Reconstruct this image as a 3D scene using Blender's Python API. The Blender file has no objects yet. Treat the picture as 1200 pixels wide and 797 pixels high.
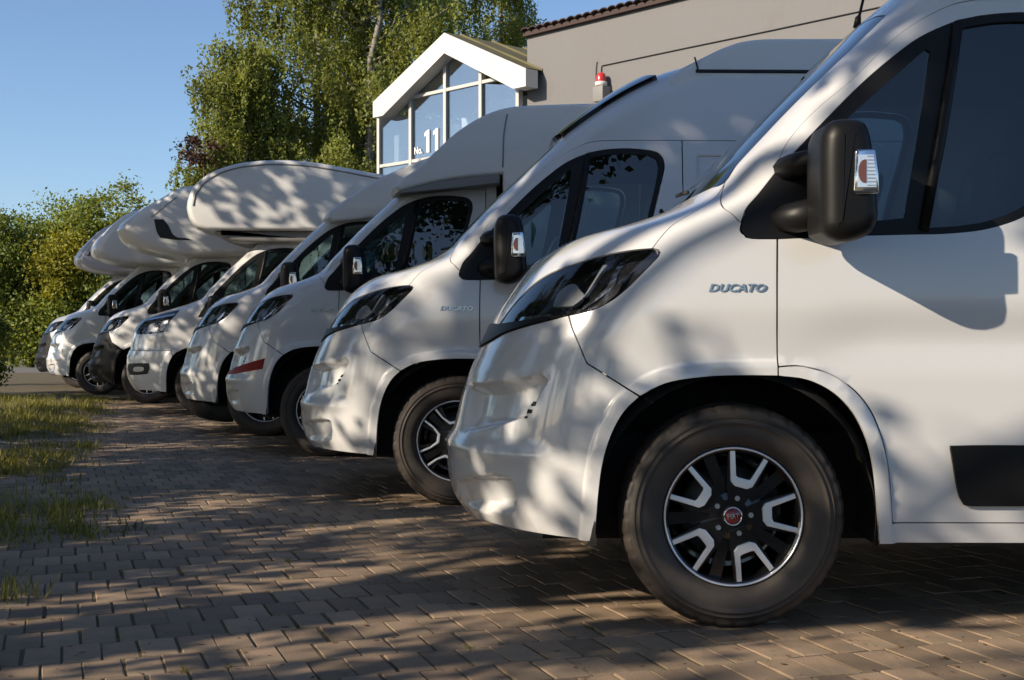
import bpy, bmesh, math, random
import numpy as np
from mathutils import Vector, Matrix, Euler
from mathutils.geometry import delaunay_2d_cdt

# ------------------------------------------------------------------ camera, world, sun, exposure
scene = bpy.context.scene
COL = scene.collection
R = math.radians

cam_d = bpy.data.cameras.new('camera')
cam_d.sensor_width = 36.0
cam_d.lens = 45.5
cam_d.clip_start = 0.05
cam_d.clip_end = 2000.0
cam = bpy.data.objects.new('camera', cam_d)
COL.objects.link(cam)
cam.location = (0.0, 0.0, 0.93)
cam.rotation_euler = (R(90 - 0.17), 0, 0)
scene.camera = cam

SUN_DIR = Vector((-0.48, -0.27, 0.263)).normalized()      # towards the sun
SUN_EL = math.asin(SUN_DIR.z)
SUN_AZ = math.atan2(SUN_DIR.x, SUN_DIR.y)

world = bpy.data.worlds.new('World')
scene.world = world
world.use_nodes = True
wn = world.node_tree
wn.nodes.clear()
sky = wn.nodes.new('ShaderNodeTexSky')
sky.sky_type = 'NISHITA'
sky.sun_disc = False
sky.sun_elevation = SUN_EL
sky.sun_rotation = SUN_AZ % (2 * math.pi)
sky.air_density = 0.8
sky.dust_density = 0.8
sky.ozone_density = 3.0
bg = wn.nodes.new('ShaderNodeBackground')
bg.inputs['Strength'].default_value = 0.135
wo = wn.nodes.new('ShaderNodeOutputWorld')
wn.links.new(sky.outputs[0], bg.inputs[0])
wn.links.new(bg.outputs[0], wo.inputs[0])

sun_d = bpy.data.lights.new('sun', 'SUN')
sun_d.energy = 5.0
sun_d.angle = R(0.4)
sun_d.color = (1.0, 0.86, 0.68)
sun = bpy.data.objects.new('sun', sun_d)
COL.objects.link(sun)
sun.rotation_euler = SUN_DIR.to_track_quat('Z', 'Y').to_euler()

vs = scene.view_settings
vs.view_transform = 'Standard'
vs.look = 'None'
vs.exposure = 0.36
vs.gamma = 1.0
vs.use_curve_mapping = False
try:
    scene.cycles.max_bounces = 7
    scene.cycles.transparent_max_bounces = 16
    scene.cycles.glossy_bounces = 3
    scene.cycles.diffuse_bounces = 3
    scene.cycles.caustics_reflective = False
    scene.cycles.caustics_refractive = False
except Exception:
    pass

rng = np.random.default_rng(7)
random.seed(11)

# ------------------------------------------------------------------ materials
MATS = {}


def mat(name, base=(.5, .5, .5), rough=.5, metal=0., coat=0., spec=.5, noise=None, bump=None, attr=None, objrand=0., trans=0.):
    """principled material; noise=(scale, amount, colour2), bump=(scale, strength)"""
    m = bpy.data.materials.new(name)
    m.use_nodes = True
    nt = m.node_tree
    p = nt.nodes['Principled BSDF']
    p.inputs['Base Color'].default_value = (*base, 1)
    p.inputs['Roughness'].default_value = rough
    p.inputs['Metallic'].default_value = metal
    p.inputs['Specular IOR Level'].default_value = spec
    if coat:
        p.inputs['Coat Weight'].default_value = coat
        p.inputs['Coat Roughness'].default_value = .04
    if trans:
        p.inputs['Subsurface Weight'].default_value = 0
    col = None
    if noise or bump:
        tc = nt.nodes.new('ShaderNodeTexCoord')
    if noise:
        layers = noise if isinstance(noise, list) else [noise]
        rgb = nt.nodes.new('ShaderNodeRGB')
        rgb.outputs[0].default_value = (*base, 1)
        col = rgb.outputs[0]
        for (sc, lo, hi, c2, amt) in layers:
            n = nt.nodes.new('ShaderNodeTexNoise')
            n.inputs['Scale'].default_value = sc
            n.inputs['Detail'].default_value = 5
            n.inputs['Roughness'].default_value = .6
            nt.links.new(tc.outputs['Object'], n.inputs['Vector'])
            mr = nt.nodes.new('ShaderNodeMapRange')
            mr.inputs[1].default_value = lo
            mr.inputs[2].default_value = hi
            mr.inputs[4].default_value = amt
            nt.links.new(n.outputs[0], mr.inputs[0])
            mx = nt.nodes.new('ShaderNodeMix')
            mx.data_type = 'RGBA'
            nt.links.new(mr.outputs[0], mx.inputs[0])
            nt.links.new(col, mx.inputs[6])
            mx.inputs[7].default_value = (*c2, 1)
            col = mx.outputs[2]
    if attr or objrand:
        if attr:
            a = nt.nodes.new('ShaderNodeAttribute')
            a.attribute_name = attr
            v = a.outputs['Fac']
            lo, hi = .45, 1.5
        else:
            a = nt.nodes.new('ShaderNodeObjectInfo')
            v = a.outputs['Random']
            lo, hi = 1 - objrand, 1 + objrand
        mr = nt.nodes.new('ShaderNodeMapRange')
        mr.inputs[3].default_value = lo
        mr.inputs[4].default_value = hi
        nt.links.new(v, mr.inputs[0])
        mx = nt.nodes.new('ShaderNodeMix')
        mx.data_type = 'RGBA'
        mx.blend_type = 'MULTIPLY'
        mx.inputs[0].default_value = 1
        if col is None:
            mx.inputs[6].default_value = (*base, 1)
        else:
            nt.links.new(col, mx.inputs[6])
        nt.links.new(mr.outputs[0], mx.inputs[7])
        col = mx.outputs[2]
    if col is not None:
        nt.links.new(col, p.inputs['Base Color'])
    if bump:
        bn = nt.nodes.new('ShaderNodeTexNoise')
        bn.inputs['Scale'].default_value = bump[0]
        bn.inputs['Detail'].default_value = 6
        nt.links.new(tc.outputs['Object'], bn.inputs['Vector'])
        b = nt.nodes.new('ShaderNodeBump')
        b.inputs['Strength'].default_value = bump[1]
        b.inputs['Distance'].default_value = bump[2] if len(bump) > 2 else .01
        nt.links.new(bn.outputs[0], b.inputs['Height'])
        nt.links.new(b.outputs[0], p.inputs['Normal'])
    MATS[name] = m
    return m


def glass_mat(name, tint, refl=1.0, rough=0.0, ior=1.55):
    """thin pane: tinted see-through plus a fresnel reflection"""
    m = bpy.data.materials.new(name)
    m.use_nodes = True
    nt = m.node_tree
    nt.nodes.clear()
    o = nt.nodes.new('ShaderNodeOutputMaterial')
    t = nt.nodes.new('ShaderNodeBsdfTransparent')
    t.inputs[0].default_value = (*tint, 1)
    g = nt.nodes.new('ShaderNodeBsdfGlossy')
    g.inputs['Roughness'].default_value = rough
    g.inputs[0].default_value = (refl, refl, refl, 1)
    lw = nt.nodes.new('ShaderNodeLayerWeight')
    lw.inputs[0].default_value = .5
    pw = nt.nodes.new('ShaderNodeMath')
    pw.operation = 'POWER'
    pw.inputs[1].default_value = 5
    f = nt.nodes.new('ShaderNodeMath')
    f.operation = 'MULTIPLY_ADD'
    f0 = ((ior - 1) / (ior + 1)) ** 2 * 1.6
    f.inputs[1].default_value = 1 - f0
    f.inputs[2].default_value = f0
    nt.links.new(lw.outputs['Facing'], pw.inputs[0])
    nt.links.new(pw.outputs[0], f.inputs[0])
    mx = nt.nodes.new('ShaderNodeMixShader')
    nt.links.new(f.outputs[0], mx.inputs[0])
    nt.links.new(t.outputs[0], mx.inputs[1])
    nt.links.new(g.outputs[0], mx.inputs[2])
    nt.links.new(mx.outputs[0], o.inputs[0])
    MATS[name] = m
    return m


def leaf_mat(name, base, tl=.35):
    m = bpy.data.materials.new(name)
    m.use_nodes = True
    nt = m.node_tree
    p = nt.nodes['Principled BSDF']
    p.inputs['Roughness'].default_value = .55
    p.inputs['Specular IOR Level'].default_value = .3
    a = nt.nodes.new('ShaderNodeAttribute')
    a.attribute_name = 'tint'
    mr = nt.nodes.new('ShaderNodeMapRange')
    mr.inputs[3].default_value = .5
    mr.inputs[4].default_value = 1.55
    nt.links.new(a.outputs['Fac'], mr.inputs[0])
    mx = nt.nodes.new('ShaderNodeMix')
    mx.data_type = 'RGBA'
    mx.blend_type = 'MULTIPLY'
    mx.inputs[0].default_value = 1
    mx.inputs[6].default_value = (*base, 1)
    nt.links.new(mr.outputs[0], mx.inputs[7])
    nt.links.new(mx.outputs[2], p.inputs['Base Color'])
    tr = nt.nodes.new('ShaderNodeBsdfTranslucent')
    gm = nt.nodes.new('ShaderNodeMix')
    gm.data_type = 'RGBA'
    gm.blend_type = 'MULTIPLY'
    gm.inputs[0].default_value = 1
    gm.inputs[7].default_value = (1.5, 1.35, .6, 1)
    nt.links.new(mx.outputs[2], gm.inputs[6])
    nt.links.new(gm.outputs[2], tr.inputs[0])
    ms = nt.nodes.new('ShaderNodeMixShader')
    ms.inputs[0].default_value = tl
    out = nt.nodes['Material Output']
    nt.links.new(p.outputs[0], ms.inputs[1])
    nt.links.new(tr.outputs[0], ms.inputs[2])
    nt.links.new(ms.outputs[0], out.inputs[0])
    MATS[name] = m
    return m


mat('white_paint', (.66, .66, .66), .2, coat=.8, noise=[(2.2, .45, .8, (.62, .62, .615), .5), (30, .62, .75, (.58, .56, .54), .15)])
mat('silver_paint', (.62, .63, .64), .25, metal=.0, coat=.6)
mat('grey_paint', (.30, .31, .34), .3, metal=.3, coat=.5)
mat('coach_paint', (.70, .70, .69), .33, coat=.25, noise=(1.4, .4, .8, (.62, .61, .58), .5))
mat('pale_grey_paint', (.36, .375, .42), .3, coat=.4)
mat('grey_plastic', (.22, .22, .215), .6)
mat('black_plastic', (.009, .009, .0095), .42, spec=.22, bump=(900, .1, .001))
mat('bumper_black', (.009, .009, .010), .45, spec=.2)
mat('gloss_black', (.008, .008, .009), .08, coat=.5)
mat('black_rubber', (.012, .012, .012), .7)
mat('tyre_rubber', (.034, .029, .025), .6, noise=[(6, .35, .7, (.062, .048, .037), .8)], bump=(60, .2, .002))
mat('underbody', (.01, .01, .01), .9)
mat('alloy_black', (.008, .008, .009), .16, coat=.6)
mat('alloy_polished', (.86, .88, .92), .32, metal=.85)
mat('steel', (.45, .45, .46), .35, metal=1.)
mat('brake_steel', (.22, .22, .23), .45, metal=1.)
mat('chrome', (.8, .82, .85), .07, metal=1.)
mat('badge_steel', (.42, .47, .55), .22, metal=.9)
mat('badge_red', (.16, .006, .012), .2, coat=.8)
mat('stripe_red', (.27, .004, .006), .5, spec=.25)
mat('graphic_dark', (.025, .027, .032), .3, coat=.3)
mat('lamp_inner', (.02, .02, .022), .18, metal=.4)
mat('lamp_reflector', (.42, .43, .44), .25, metal=.5)
mat('indicator_clear', (.75, .77, .80), .12, metal=.6)
mat('indicator_amber', (.15, .055, .04), .2)
mat('interior', (.06, .065, .072), .75)
mat('seat_fabric', (.12, .125, .14), .9, bump=(300, .3, .002))
glass_mat('window_glass', (.38, .50, .54))
glass_mat('windscreen_glass', (.50, .62, .62), ior=1.9)
glass_mat('lens_glass', (.86, .87, .88))
mat('dark_glass', (.006, .007, .008), .04, coat=.5)
mat('render_wall', (.192, .188, .187), .9, noise=[(.35, .35, .75, (.18, .173, .167), .8), (14, .5, .8, (.165, .16, .155), .35), (2.2, .6, .75, (.165, .155, .145), .5)], bump=(120, .25, .004))
mat('roof_tile', (.06, .032, .026), .75, objrand=.3, noise=(6, .4, .8, (.03, .022, .02), .6))
mat('white_fascia', (.62, .60, .565), .5, noise=(3, .45, .8, (.53, .50, .45), .5))
mat('roof_sheet', (.15, .135, .06), .85, noise=[(2.5, .35, .7, (.09, .075, .035), .8)])
mat('window_frame', (.52, .51, .48), .5)
mat('facade_inside', (.50, .52, .54), .9)
mat('number_white', (.85, .85, .83), .5)
mat('beacon_red', (.52, .03, .02), .25, coat=.5)
mat('beacon_grey', (.22, .21, .20), .6)
mat('cable_black', (.012, .011, .01), .7)
mat('bark', (.11, .085, .065), .9, noise=(9, .4, .7, (.05, .04, .03), .8), bump=(25, .6, .02))
mat('birch_bark', (.24, .22, .19), .8, noise=(7, .5, .62, (.04, .035, .03), .9), bump=(20, .4, .01))
leaf_mat('leaf_birch', (.195, .225, .055), .38)
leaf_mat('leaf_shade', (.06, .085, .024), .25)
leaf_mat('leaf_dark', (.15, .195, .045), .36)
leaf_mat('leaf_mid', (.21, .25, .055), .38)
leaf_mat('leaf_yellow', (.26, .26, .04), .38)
leaf_mat('leaf_bronze', (.06, .03, .022), .2)
leaf_mat('grass_blade', (.22, .215, .06), .32)
leaf_mat('weed_blade', (.17, .17, .035), .3)
mat('paver', (.29, .195, .118), .85, objrand=.3, noise=[(11, .35, .7, (.22, .165, .115), .7), (160, .45, .75, (.36, .31, .26), .5), (3.1, .52, .72, (.13, .115, .08), .5)], bump=(170, .45, .003))
mat('paver_many', (.29, .195, .118), .85, attr='tint', noise=[(5, .35, .7, (.22, .165, .115), .7), (120, .45, .75, (.36, .31, .26), .5), (1.1, .5, .72, (.14, .12, .085), .5)], bump=(120, .45, .003))
mat('joint_sand', (.14, .10, .06), .95, noise=[(5, .35, .65, (.06, .065, .02), .8), (60, .4, .7, (.15, .115, .075), .5)], bump=(90, .6, .01))
mat('verge_soil', (.21, .165, .11), .95, noise=[(4, .35, .65, (.12, .12, .045), .75), (40, .4, .7, (.28, .22, .15), .5)], bump=(30, .8, .03))
mat('ground_soil', (.12, .115, .055), .95, noise=(1.5, .35, .65, (.09, .085, .05), .8))
mat('asphalt', (.17, .16, .15), .9, noise=(8, .35, .7, (.12, .115, .11), .6), bump=(80, .5, .01))
mat('dead_leaf', (.16, .085, .035), .8, attr='tint')


# ------------------------------------------------------------------ helpers
def new_mesh(name, V, Fc, smooth=False):
    me = bpy.data.meshes.new(name)
    me.from_pydata([tuple(v) for v in V], [], [tuple(f) for f in Fc])
    me.update()
    if smooth:
        me.polygons.foreach_set('use_smooth', np.ones(len(me.polygons), dtype=bool))
    return me


def obj(name, me, m=None, parent=None, loc=None, rot=None):
    o = bpy.data.objects.new(name, me)
    COL.objects.link(o)
    if m is not None:
        if len(me.materials) == 0:
            me.materials.append(None)
        o.material_slots[0].link = 'OBJECT'
        o.material_slots[0].material = MATS[m] if isinstance(m, str) else m
    if parent is not None:
        o.parent = parent
    if loc is not None:
        o.location = loc
    if rot is not None:
        o.rotation_euler = rot
    return o


def tag(o, label=None, cat=None, group=None, kind=None):
    if label:
        o['label'] = label
    if cat:
        o['category'] = cat
    if group:
        o['group'] = group
    if kind:
        o['kind'] = kind
    return o


def empty(name, loc, rz=0.):
    o = bpy.data.objects.new(name, None)
    COL.objects.link(o)
    o.location = loc
    o.rotation_euler = (0, 0, rz)
    o.empty_display_size = .2
    return o


class MB:
    """collects shapes in one vertex / face list"""

    def __init__(s):
        s.V = []
        s.F = []

    def add(s, V, Fc):
        k = len(s.V)
        s.V += [tuple(v) for v in V]
        s.F += [tuple(i + k for i in f) for f in Fc]
        return s

    def box(s, x0, x1, y0, y1, z0, z1):
        V = [(x, y, z) for z in (z0, z1) for y in (y0, y1) for x in (x0, x1)]
        return s.add(V, [(0, 2, 3, 1), (4, 5, 7, 6), (0, 1, 5, 4), (2, 6, 7, 3), (0, 4, 6, 2), (1, 3, 7, 5)])

    def tube(s, pts, r, n=8, cap=True):
        pts = [Vector(p) for p in pts]
        rr = r if isinstance(r, (list, tuple)) else [r] * len(pts)
        V = []
        prev = None
        for i, p in enumerate(pts):
            d = (pts[min(i + 1, len(pts) - 1)] - pts[max(i - 1, 0)]).normalized()
            a = prev if prev is not None else (Vector((0, 0, 1)) if abs(d.z) < .9 else Vector((1, 0, 0)))
            u = (a - d * a.dot(d)).normalized()
            prev = u
            w = d.cross(u)
            for k in range(n):
                t = 2 * math.pi * k / n
                V.append(p + (u * math.cos(t) + w * math.sin(t)) * rr[i])
        Fc = []
        for i in range(len(pts) - 1):
            for k in range(n):
                a, b = i * n + k, i * n + (k + 1) % n
                Fc.append((a, b, b + n, a + n))
        if cap:
            Fc.append(tuple(range(n - 1, -1, -1)))
            Fc.append(tuple((len(pts) - 1) * n + k for k in range(n)))
        return s.add(V, Fc)

    def prism(s, poly, y0, y1):
        """polygon in (x,z) extruded from y0 to y1"""
        n = len(poly)
        V = [(p[0], y0, p[1]) for p in poly] + [(p[0], y1, p[1]) for p in poly]
        Fc = [tuple(range(n)), tuple(range(2 * n - 1, n - 1, -1))]
        Fc += [(i, i + n, (i + 1) % n + n, (i + 1) % n) for i in range(n)]
        return s.add(V, Fc)

    def mesh(s, name, smooth=False):
        me = new_mesh(name, s.V, s.F, smooth)
        bm = bmesh.new()
        bm.from_mesh(me)
        bmesh.ops.recalc_face_normals(bm, faces=bm.faces)
        bm.to_mesh(me)
        bm.free()
        return me


def bevelled(me, w, seg=2, smooth=True):
    bm = bmesh.new()
    bm.from_mesh(me)
    bmesh.ops.remove_doubles(bm, verts=bm.verts, dist=1e-5)
    bmesh.ops.bevel(bm, geom=[e for e in bm.edges if len(e.link_faces) == 2 and e.calc_face_angle(0) > .4], offset=w, segments=seg, affect='EDGES', profile=.5, clamp_overlap=True)
    for f in bm.faces:
        f.smooth = smooth
    bm.to_mesh(me)
    bm.free()
    return me


def mirror_y(me):
    m2 = me.copy()
    n = len(m2.vertices)
    co = np.empty(n * 3)
    m2.vertices.foreach_get('co', co)
    co = co.reshape(-1, 3)
    co[:, 1] *= -1
    m2.vertices.foreach_set('co', co.ravel())
    m2.flip_normals()
    m2.update()
    return m2


def text_mesh(body, size, extrude=.002, shear=0., name='lettering', bold=0., sx=1., space=1.):
    cu = bpy.data.curves.new(name, 'FONT')
    cu.body = body
    cu.size = size
    cu.extrude = extrude
    cu.shear = shear
    cu.offset = bold
    cu.space_character = space
    cu.align_x = 'CENTER'
    cu.align_y = 'CENTER'
    cu.resolution_u = 3
    o = bpy.data.objects.new(name, cu)
    COL.objects.link(o)
    dg = bpy.context.evaluated_depsgraph_get()
    me = bpy.data.meshes.new_from_object(o.evaluated_get(dg))
    COL.objects.unlink(o)
    bpy.data.objects.remove(o)
    me.materials.clear()
    me.transform(Matrix.Diagonal((sx, 1, 1, 1)))
    return me


def catmull(pts, step=.015):
    """smooth open line through the points (centripetal Catmull-Rom), resampled"""
    P = [np.array(p, float) for p in pts]
    if len(P) == 2:
        n = max(1, int(np.linalg.norm(P[1] - P[0]) / (step * 1.5)))
        return [tuple(P[0] + (P[1] - P[0]) * i / n) for i in range(n + 1)]
    P = [2 * P[0] - P[1]] + P + [2 * P[-1] - P[-2]]
    out = []
    for i in range(1, len(P) - 2):
        p0, p1, p2, p3 = P[i - 1:i + 3]
        t0 = 0
        t1 = t0 + max(1e-6, np.linalg.norm(p1 - p0)) ** .5
        t2 = t1 + max(1e-6, np.linalg.norm(p2 - p1)) ** .5
        t3 = t2 + max(1e-6, np.linalg.norm(p3 - p2)) ** .5
        n = max(1, int(np.linalg.norm(p2 - p1) / step))
        for k in range(n):
            t = t1 + (t2 - t1) * k / n
            a1 = (t1 - t) / (t1 - t0) * p0 + (t - t0) / (t1 - t0) * p1
            a2 = (t2 - t) / (t2 - t1) * p1 + (t - t1) / (t2 - t1) * p2
            a3 = (t3 - t) / (t3 - t2) * p2 + (t - t2) / (t3 - t2) * p3
            b1 = (t2 - t) / (t2 - t0) * a1 + (t - t0) / (t2 - t0) * a2
            b2 = (t3 - t) / (t3 - t1) * a2 + (t - t1) / (t3 - t1) * a3
            out.append(tuple((t2 - t) / (t2 - t1) * b1 + (t - t1) / (t2 - t1) * b2))
    out.append(tuple(P[-2]))
    return out


def loop_from(segs, step=.015):
    out = []
    for s in segs:
        c = catmull(s, step)
        for p in c:
            if not out or math.dist(p, out[-1]) > 1e-4:
                out.append(p)
    if math.dist(out[0], out[-1]) < 1e-4:
        out.pop()
    return out


def area2(P):
    return .5 * sum(P[i][0] * P[(i + 1) % len(P)][1] - P[(i + 1) % len(P)][0] * P[i][1] for i in range(len(P)))


def offset2(P, d):
    """inset a closed polygon by d"""
    if area2(P) < 0:
        P = P[::-1]
    A = np.array(P, float)
    e = np.roll(A, -1, 0) - A
    L = np.linalg.norm(e, axis=1, keepdims=True)
    e = e / np.maximum(L, 1e-9)
    nrm = np.stack([-e[:, 1], e[:, 0]], 1)
    n0 = np.roll(nrm, 1, 0)
    b = n0 + nrm
    bl = np.linalg.norm(b, axis=1, keepdims=True)
    b = b / np.maximum(bl, 1e-6)
    c = np.maximum(.4, (b * nrm).sum(1, keepdims=True))
    return [tuple(p) for p in A + b * d / c]


def in_poly(X, Y, P):
    A = np.array(P)
    c = np.zeros(X.shape, bool)
    x1, y1 = A[:, 0], A[:, 1]
    x2, y2 = np.roll(x1, -1), np.roll(y1, -1)
    for i in range(len(A)):
        if y1[i] == y2[i]:
            continue
        k = (y1[i] > Y) != (y2[i] > Y)
        c ^= k & (X < (x2[i] - x1[i]) * (Y - y1[i]) / (y2[i] - y1[i]) + x1[i])
    return c


def dist_poly(X, Y, P, closed=True):
    A = np.array(P)
    d = np.full(X.shape, 1e9)
    for i in range(len(A) if closed else len(A) - 1):
        a, b = A[i], A[(i + 1) % len(A)]
        v = b - a
        t = np.clip(((X - a[0]) * v[0] + (Y - a[1]) * v[1]) / max(1e-12, v @ v), 0, 1)
        d = np.minimum(d, np.hypot(X - a[0] - t * v[0], Y - a[1] - t * v[1]))
    return d


def smooth01(t):
    t = np.clip(t, 0, 1)
    return t * t * (3 - 2 * t)


def pchip_table(tab, N=3000, lo=.1, hi=2.6):
    xs = np.array([p[0] for p in tab])
    ys = np.array([p[1] for p in tab])
    h = np.diff(xs)
    d = np.diff(ys) / h
    m = np.zeros(len(xs))
    m[0], m[-1] = d[0], d[-1]
    for i in range(1, len(xs) - 1):
        if d[i - 1] * d[i] > 0:
            a, b = 2 * h[i] + h[i - 1], h[i] + 2 * h[i - 1]
            m[i] = (a + b) / (a / d[i - 1] + b / d[i])
    g = np.linspace(lo, hi, N)
    gc = np.clip(g, xs[0], xs[-1])
    k = np.clip(np.searchsorted(xs, gc, 'right') - 1, 0, len(h) - 1)
    t = (gc - xs[k]) / h[k]
    v = (2 * t ** 3 - 3 * t ** 2 + 1) * ys[k] + (t ** 3 - 2 * t ** 2 + t) * h[k] * m[k] + (-2 * t ** 3 + 3 * t ** 2) * ys[k + 1] + (t ** 3 - t ** 2) * h[k] * m[k + 1]
    return g, v


# ------------------------------------------------------------------ cab surface: for every height a plan outline
VAN = dict(
    xf=[(.15, -.78), (.24, -.84), (.30, -.90), (.36, -.935), (.45, -.952), (.52, -.948), (.58, -.93), (.70, -.90), (.80, -.867), (.88, -.83), (.95, -.795), (1.014, -.765), (1.084, -.72), (1.147, -.675), (1.204, -.622), (1.242, -.57), (1.275, -.505), (1.317, -.345), (1.355, -.22), (1.385, -.145), (1.42, -.09), (1.5, -.01), (1.7, .182), (1.98, .475), (2.06, .555), (2.2, .72), (2.35, .91), (2.45, 1.08), (2.505, 1.25), (2.53, 1.6)],
    xs=[(.15, -.2), (.5, -.25), (.9, -.25), (1.0, -.20), (1.1, -.13), (1.2, -.03), (1.3, .09), (1.4, .20), (1.5, .29), (1.7, .482), (1.98, .775), (2.06, .86), (2.2, 1.1), (2.53, 1.9)],
    w=[(.15, .94), (.3, .99), (.45, 1.012), (.65, 1.02), (.85, 1.02), (1.02, 1.03), (1.1, 1.028), (1.2, 1.02), (1.32, 1.0), (1.45, .982), (1.7, .952), (2.0, .915), (2.2, .89), (2.38, .86), (2.46, .815), (2.505, .73), (2.53, .5)],
    n=[(.15, 2.4), (.9, 2.6), (1.2, 2.6), (1.36, 2.8), (1.5, 3.8), (2.06, 3.8), (2.53, 2.4)])
TRANSIT = dict(VAN)
TRANSIT['xf'] = [(.15, -.85), (.24, -.97), (.30, -1.03), (.38, -1.08), (.5, -1.1), (.68, -1.09), (.76, -1.06), (.86, -1.04), (.95, -1.02), (1.05, -.98), (1.12, -.92), (1.18, -.80), (1.24, -.60), (1.30, -.38), (1.35, -.22), (1.385, -.135), (1.42, -.09)] + VAN['xf'][21:]

FWD = [(.58 + 0, 0)]


class Surf:
    QS = 1.2

    def __init__(s, p):
        s.g, s.XF = pchip_table(p['xf'])
        _, s.XS = pchip_table(p['xs'])
        _, s.W = pchip_table(p['w'])
        _, s.N = pchip_table(p['n'])
        dz = np.diff(s.g)
        ds = np.hypot(dz, np.diff(s.XF))
        ds = np.minimum(ds, dz * 5)
        s.Vt = np.concatenate([[0], np.cumsum(ds)])
        s.disp = None

    def v(s, z):
        return np.interp(z, s.g, s.Vt)

    def z_of_v(s, v):
        return np.interp(v, s.Vt, s.g)

    def base(s, Q, z):
        xs = np.interp(z, s.g, s.XS)
        xf = np.interp(z, s.g, s.XF)
        w = np.interp(z, s.g, s.W)
        n = np.interp(z, s.g, s.N)
        t = np.clip(1 + Q / s.QS, 0, 1) * math.pi / 2
        x = np.where(Q >= 0, xs + Q, xs - (xs - xf) * np.maximum(np.cos(t), 0) ** (2 / n))
        y = np.where(Q >= 0, -w, -w * np.sin(t) ** (2 / n))
        return np.stack([x, y, z], -1)

    def normal(s, Q, z, fn):
        e = .004
        Qa, Qb = np.maximum(Q - e, -s.QS), Q + e
        pu = fn(Qb, z) - fn(Qa, z)
        pv = fn(Q, z + e) - fn(Q, z - e)
        n = np.cross(pu, pv)
        n /= np.maximum(np.linalg.norm(n, axis=-1, keepdims=True), 1e-9)
        return n

    def full(s, Q, z):
        p = s.base(Q, z)
        if s.disp is None:
            return p
        n = s.normal(Q, z, s.base)
        return p - n * s.disp(p[..., 0], p[..., 1], p[..., 2], Q)[..., None]

    def q(s, spec):
        """point spec -> (Q, v): (x,z) | ('y',y,z) | ('Q',Q,z)"""
        if spec[0] == 'Q':
            return (spec[1], float(s.v(spec[2])))
        if spec[0] == 'y':
            y, z = spec[1], spec[2]
            w = np.interp(z, s.g, s.W)
            n = np.interp(z, s.g, s.N)
            t = math.asin(min(1., (abs(y) / w)) ** (n / 2))
            return ((t / (math.pi / 2) - 1) * s.QS, float(s.v(z)))
        x, z = spec
        xs = np.interp(z, s.g, s.XS)
        if x >= xs:
            return (x - xs, float(s.v(z)))
        xf = np.interp(z, s.g, s.XF)
        n = np.interp(z, s.g, s.N)
        c = min(1., (xs - x) / (xs - xf))
        return ((math.acos(c ** (n / 2)) / (math.pi / 2) - 1) * s.QS, float(s.v(z)))

    def line(s, sg):
        """runs of (x,z) points are smoothed in true metres before they are mapped"""
        out, run = [], []

        def flush():
            if len(run) > 1:
                out.extend(s.q(p) for p in catmull(run, .02))
            else:
                out.extend(s.q(p) for p in run)
            run.clear()
        for p in sg:
            if isinstance(p[0], str):
                flush()
                out.append(s.q(p))
            else:
                run.append(p)
        flush()
        return out

    def segs(s, segs):
        return [s.line(sg) for sg in segs]


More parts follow.
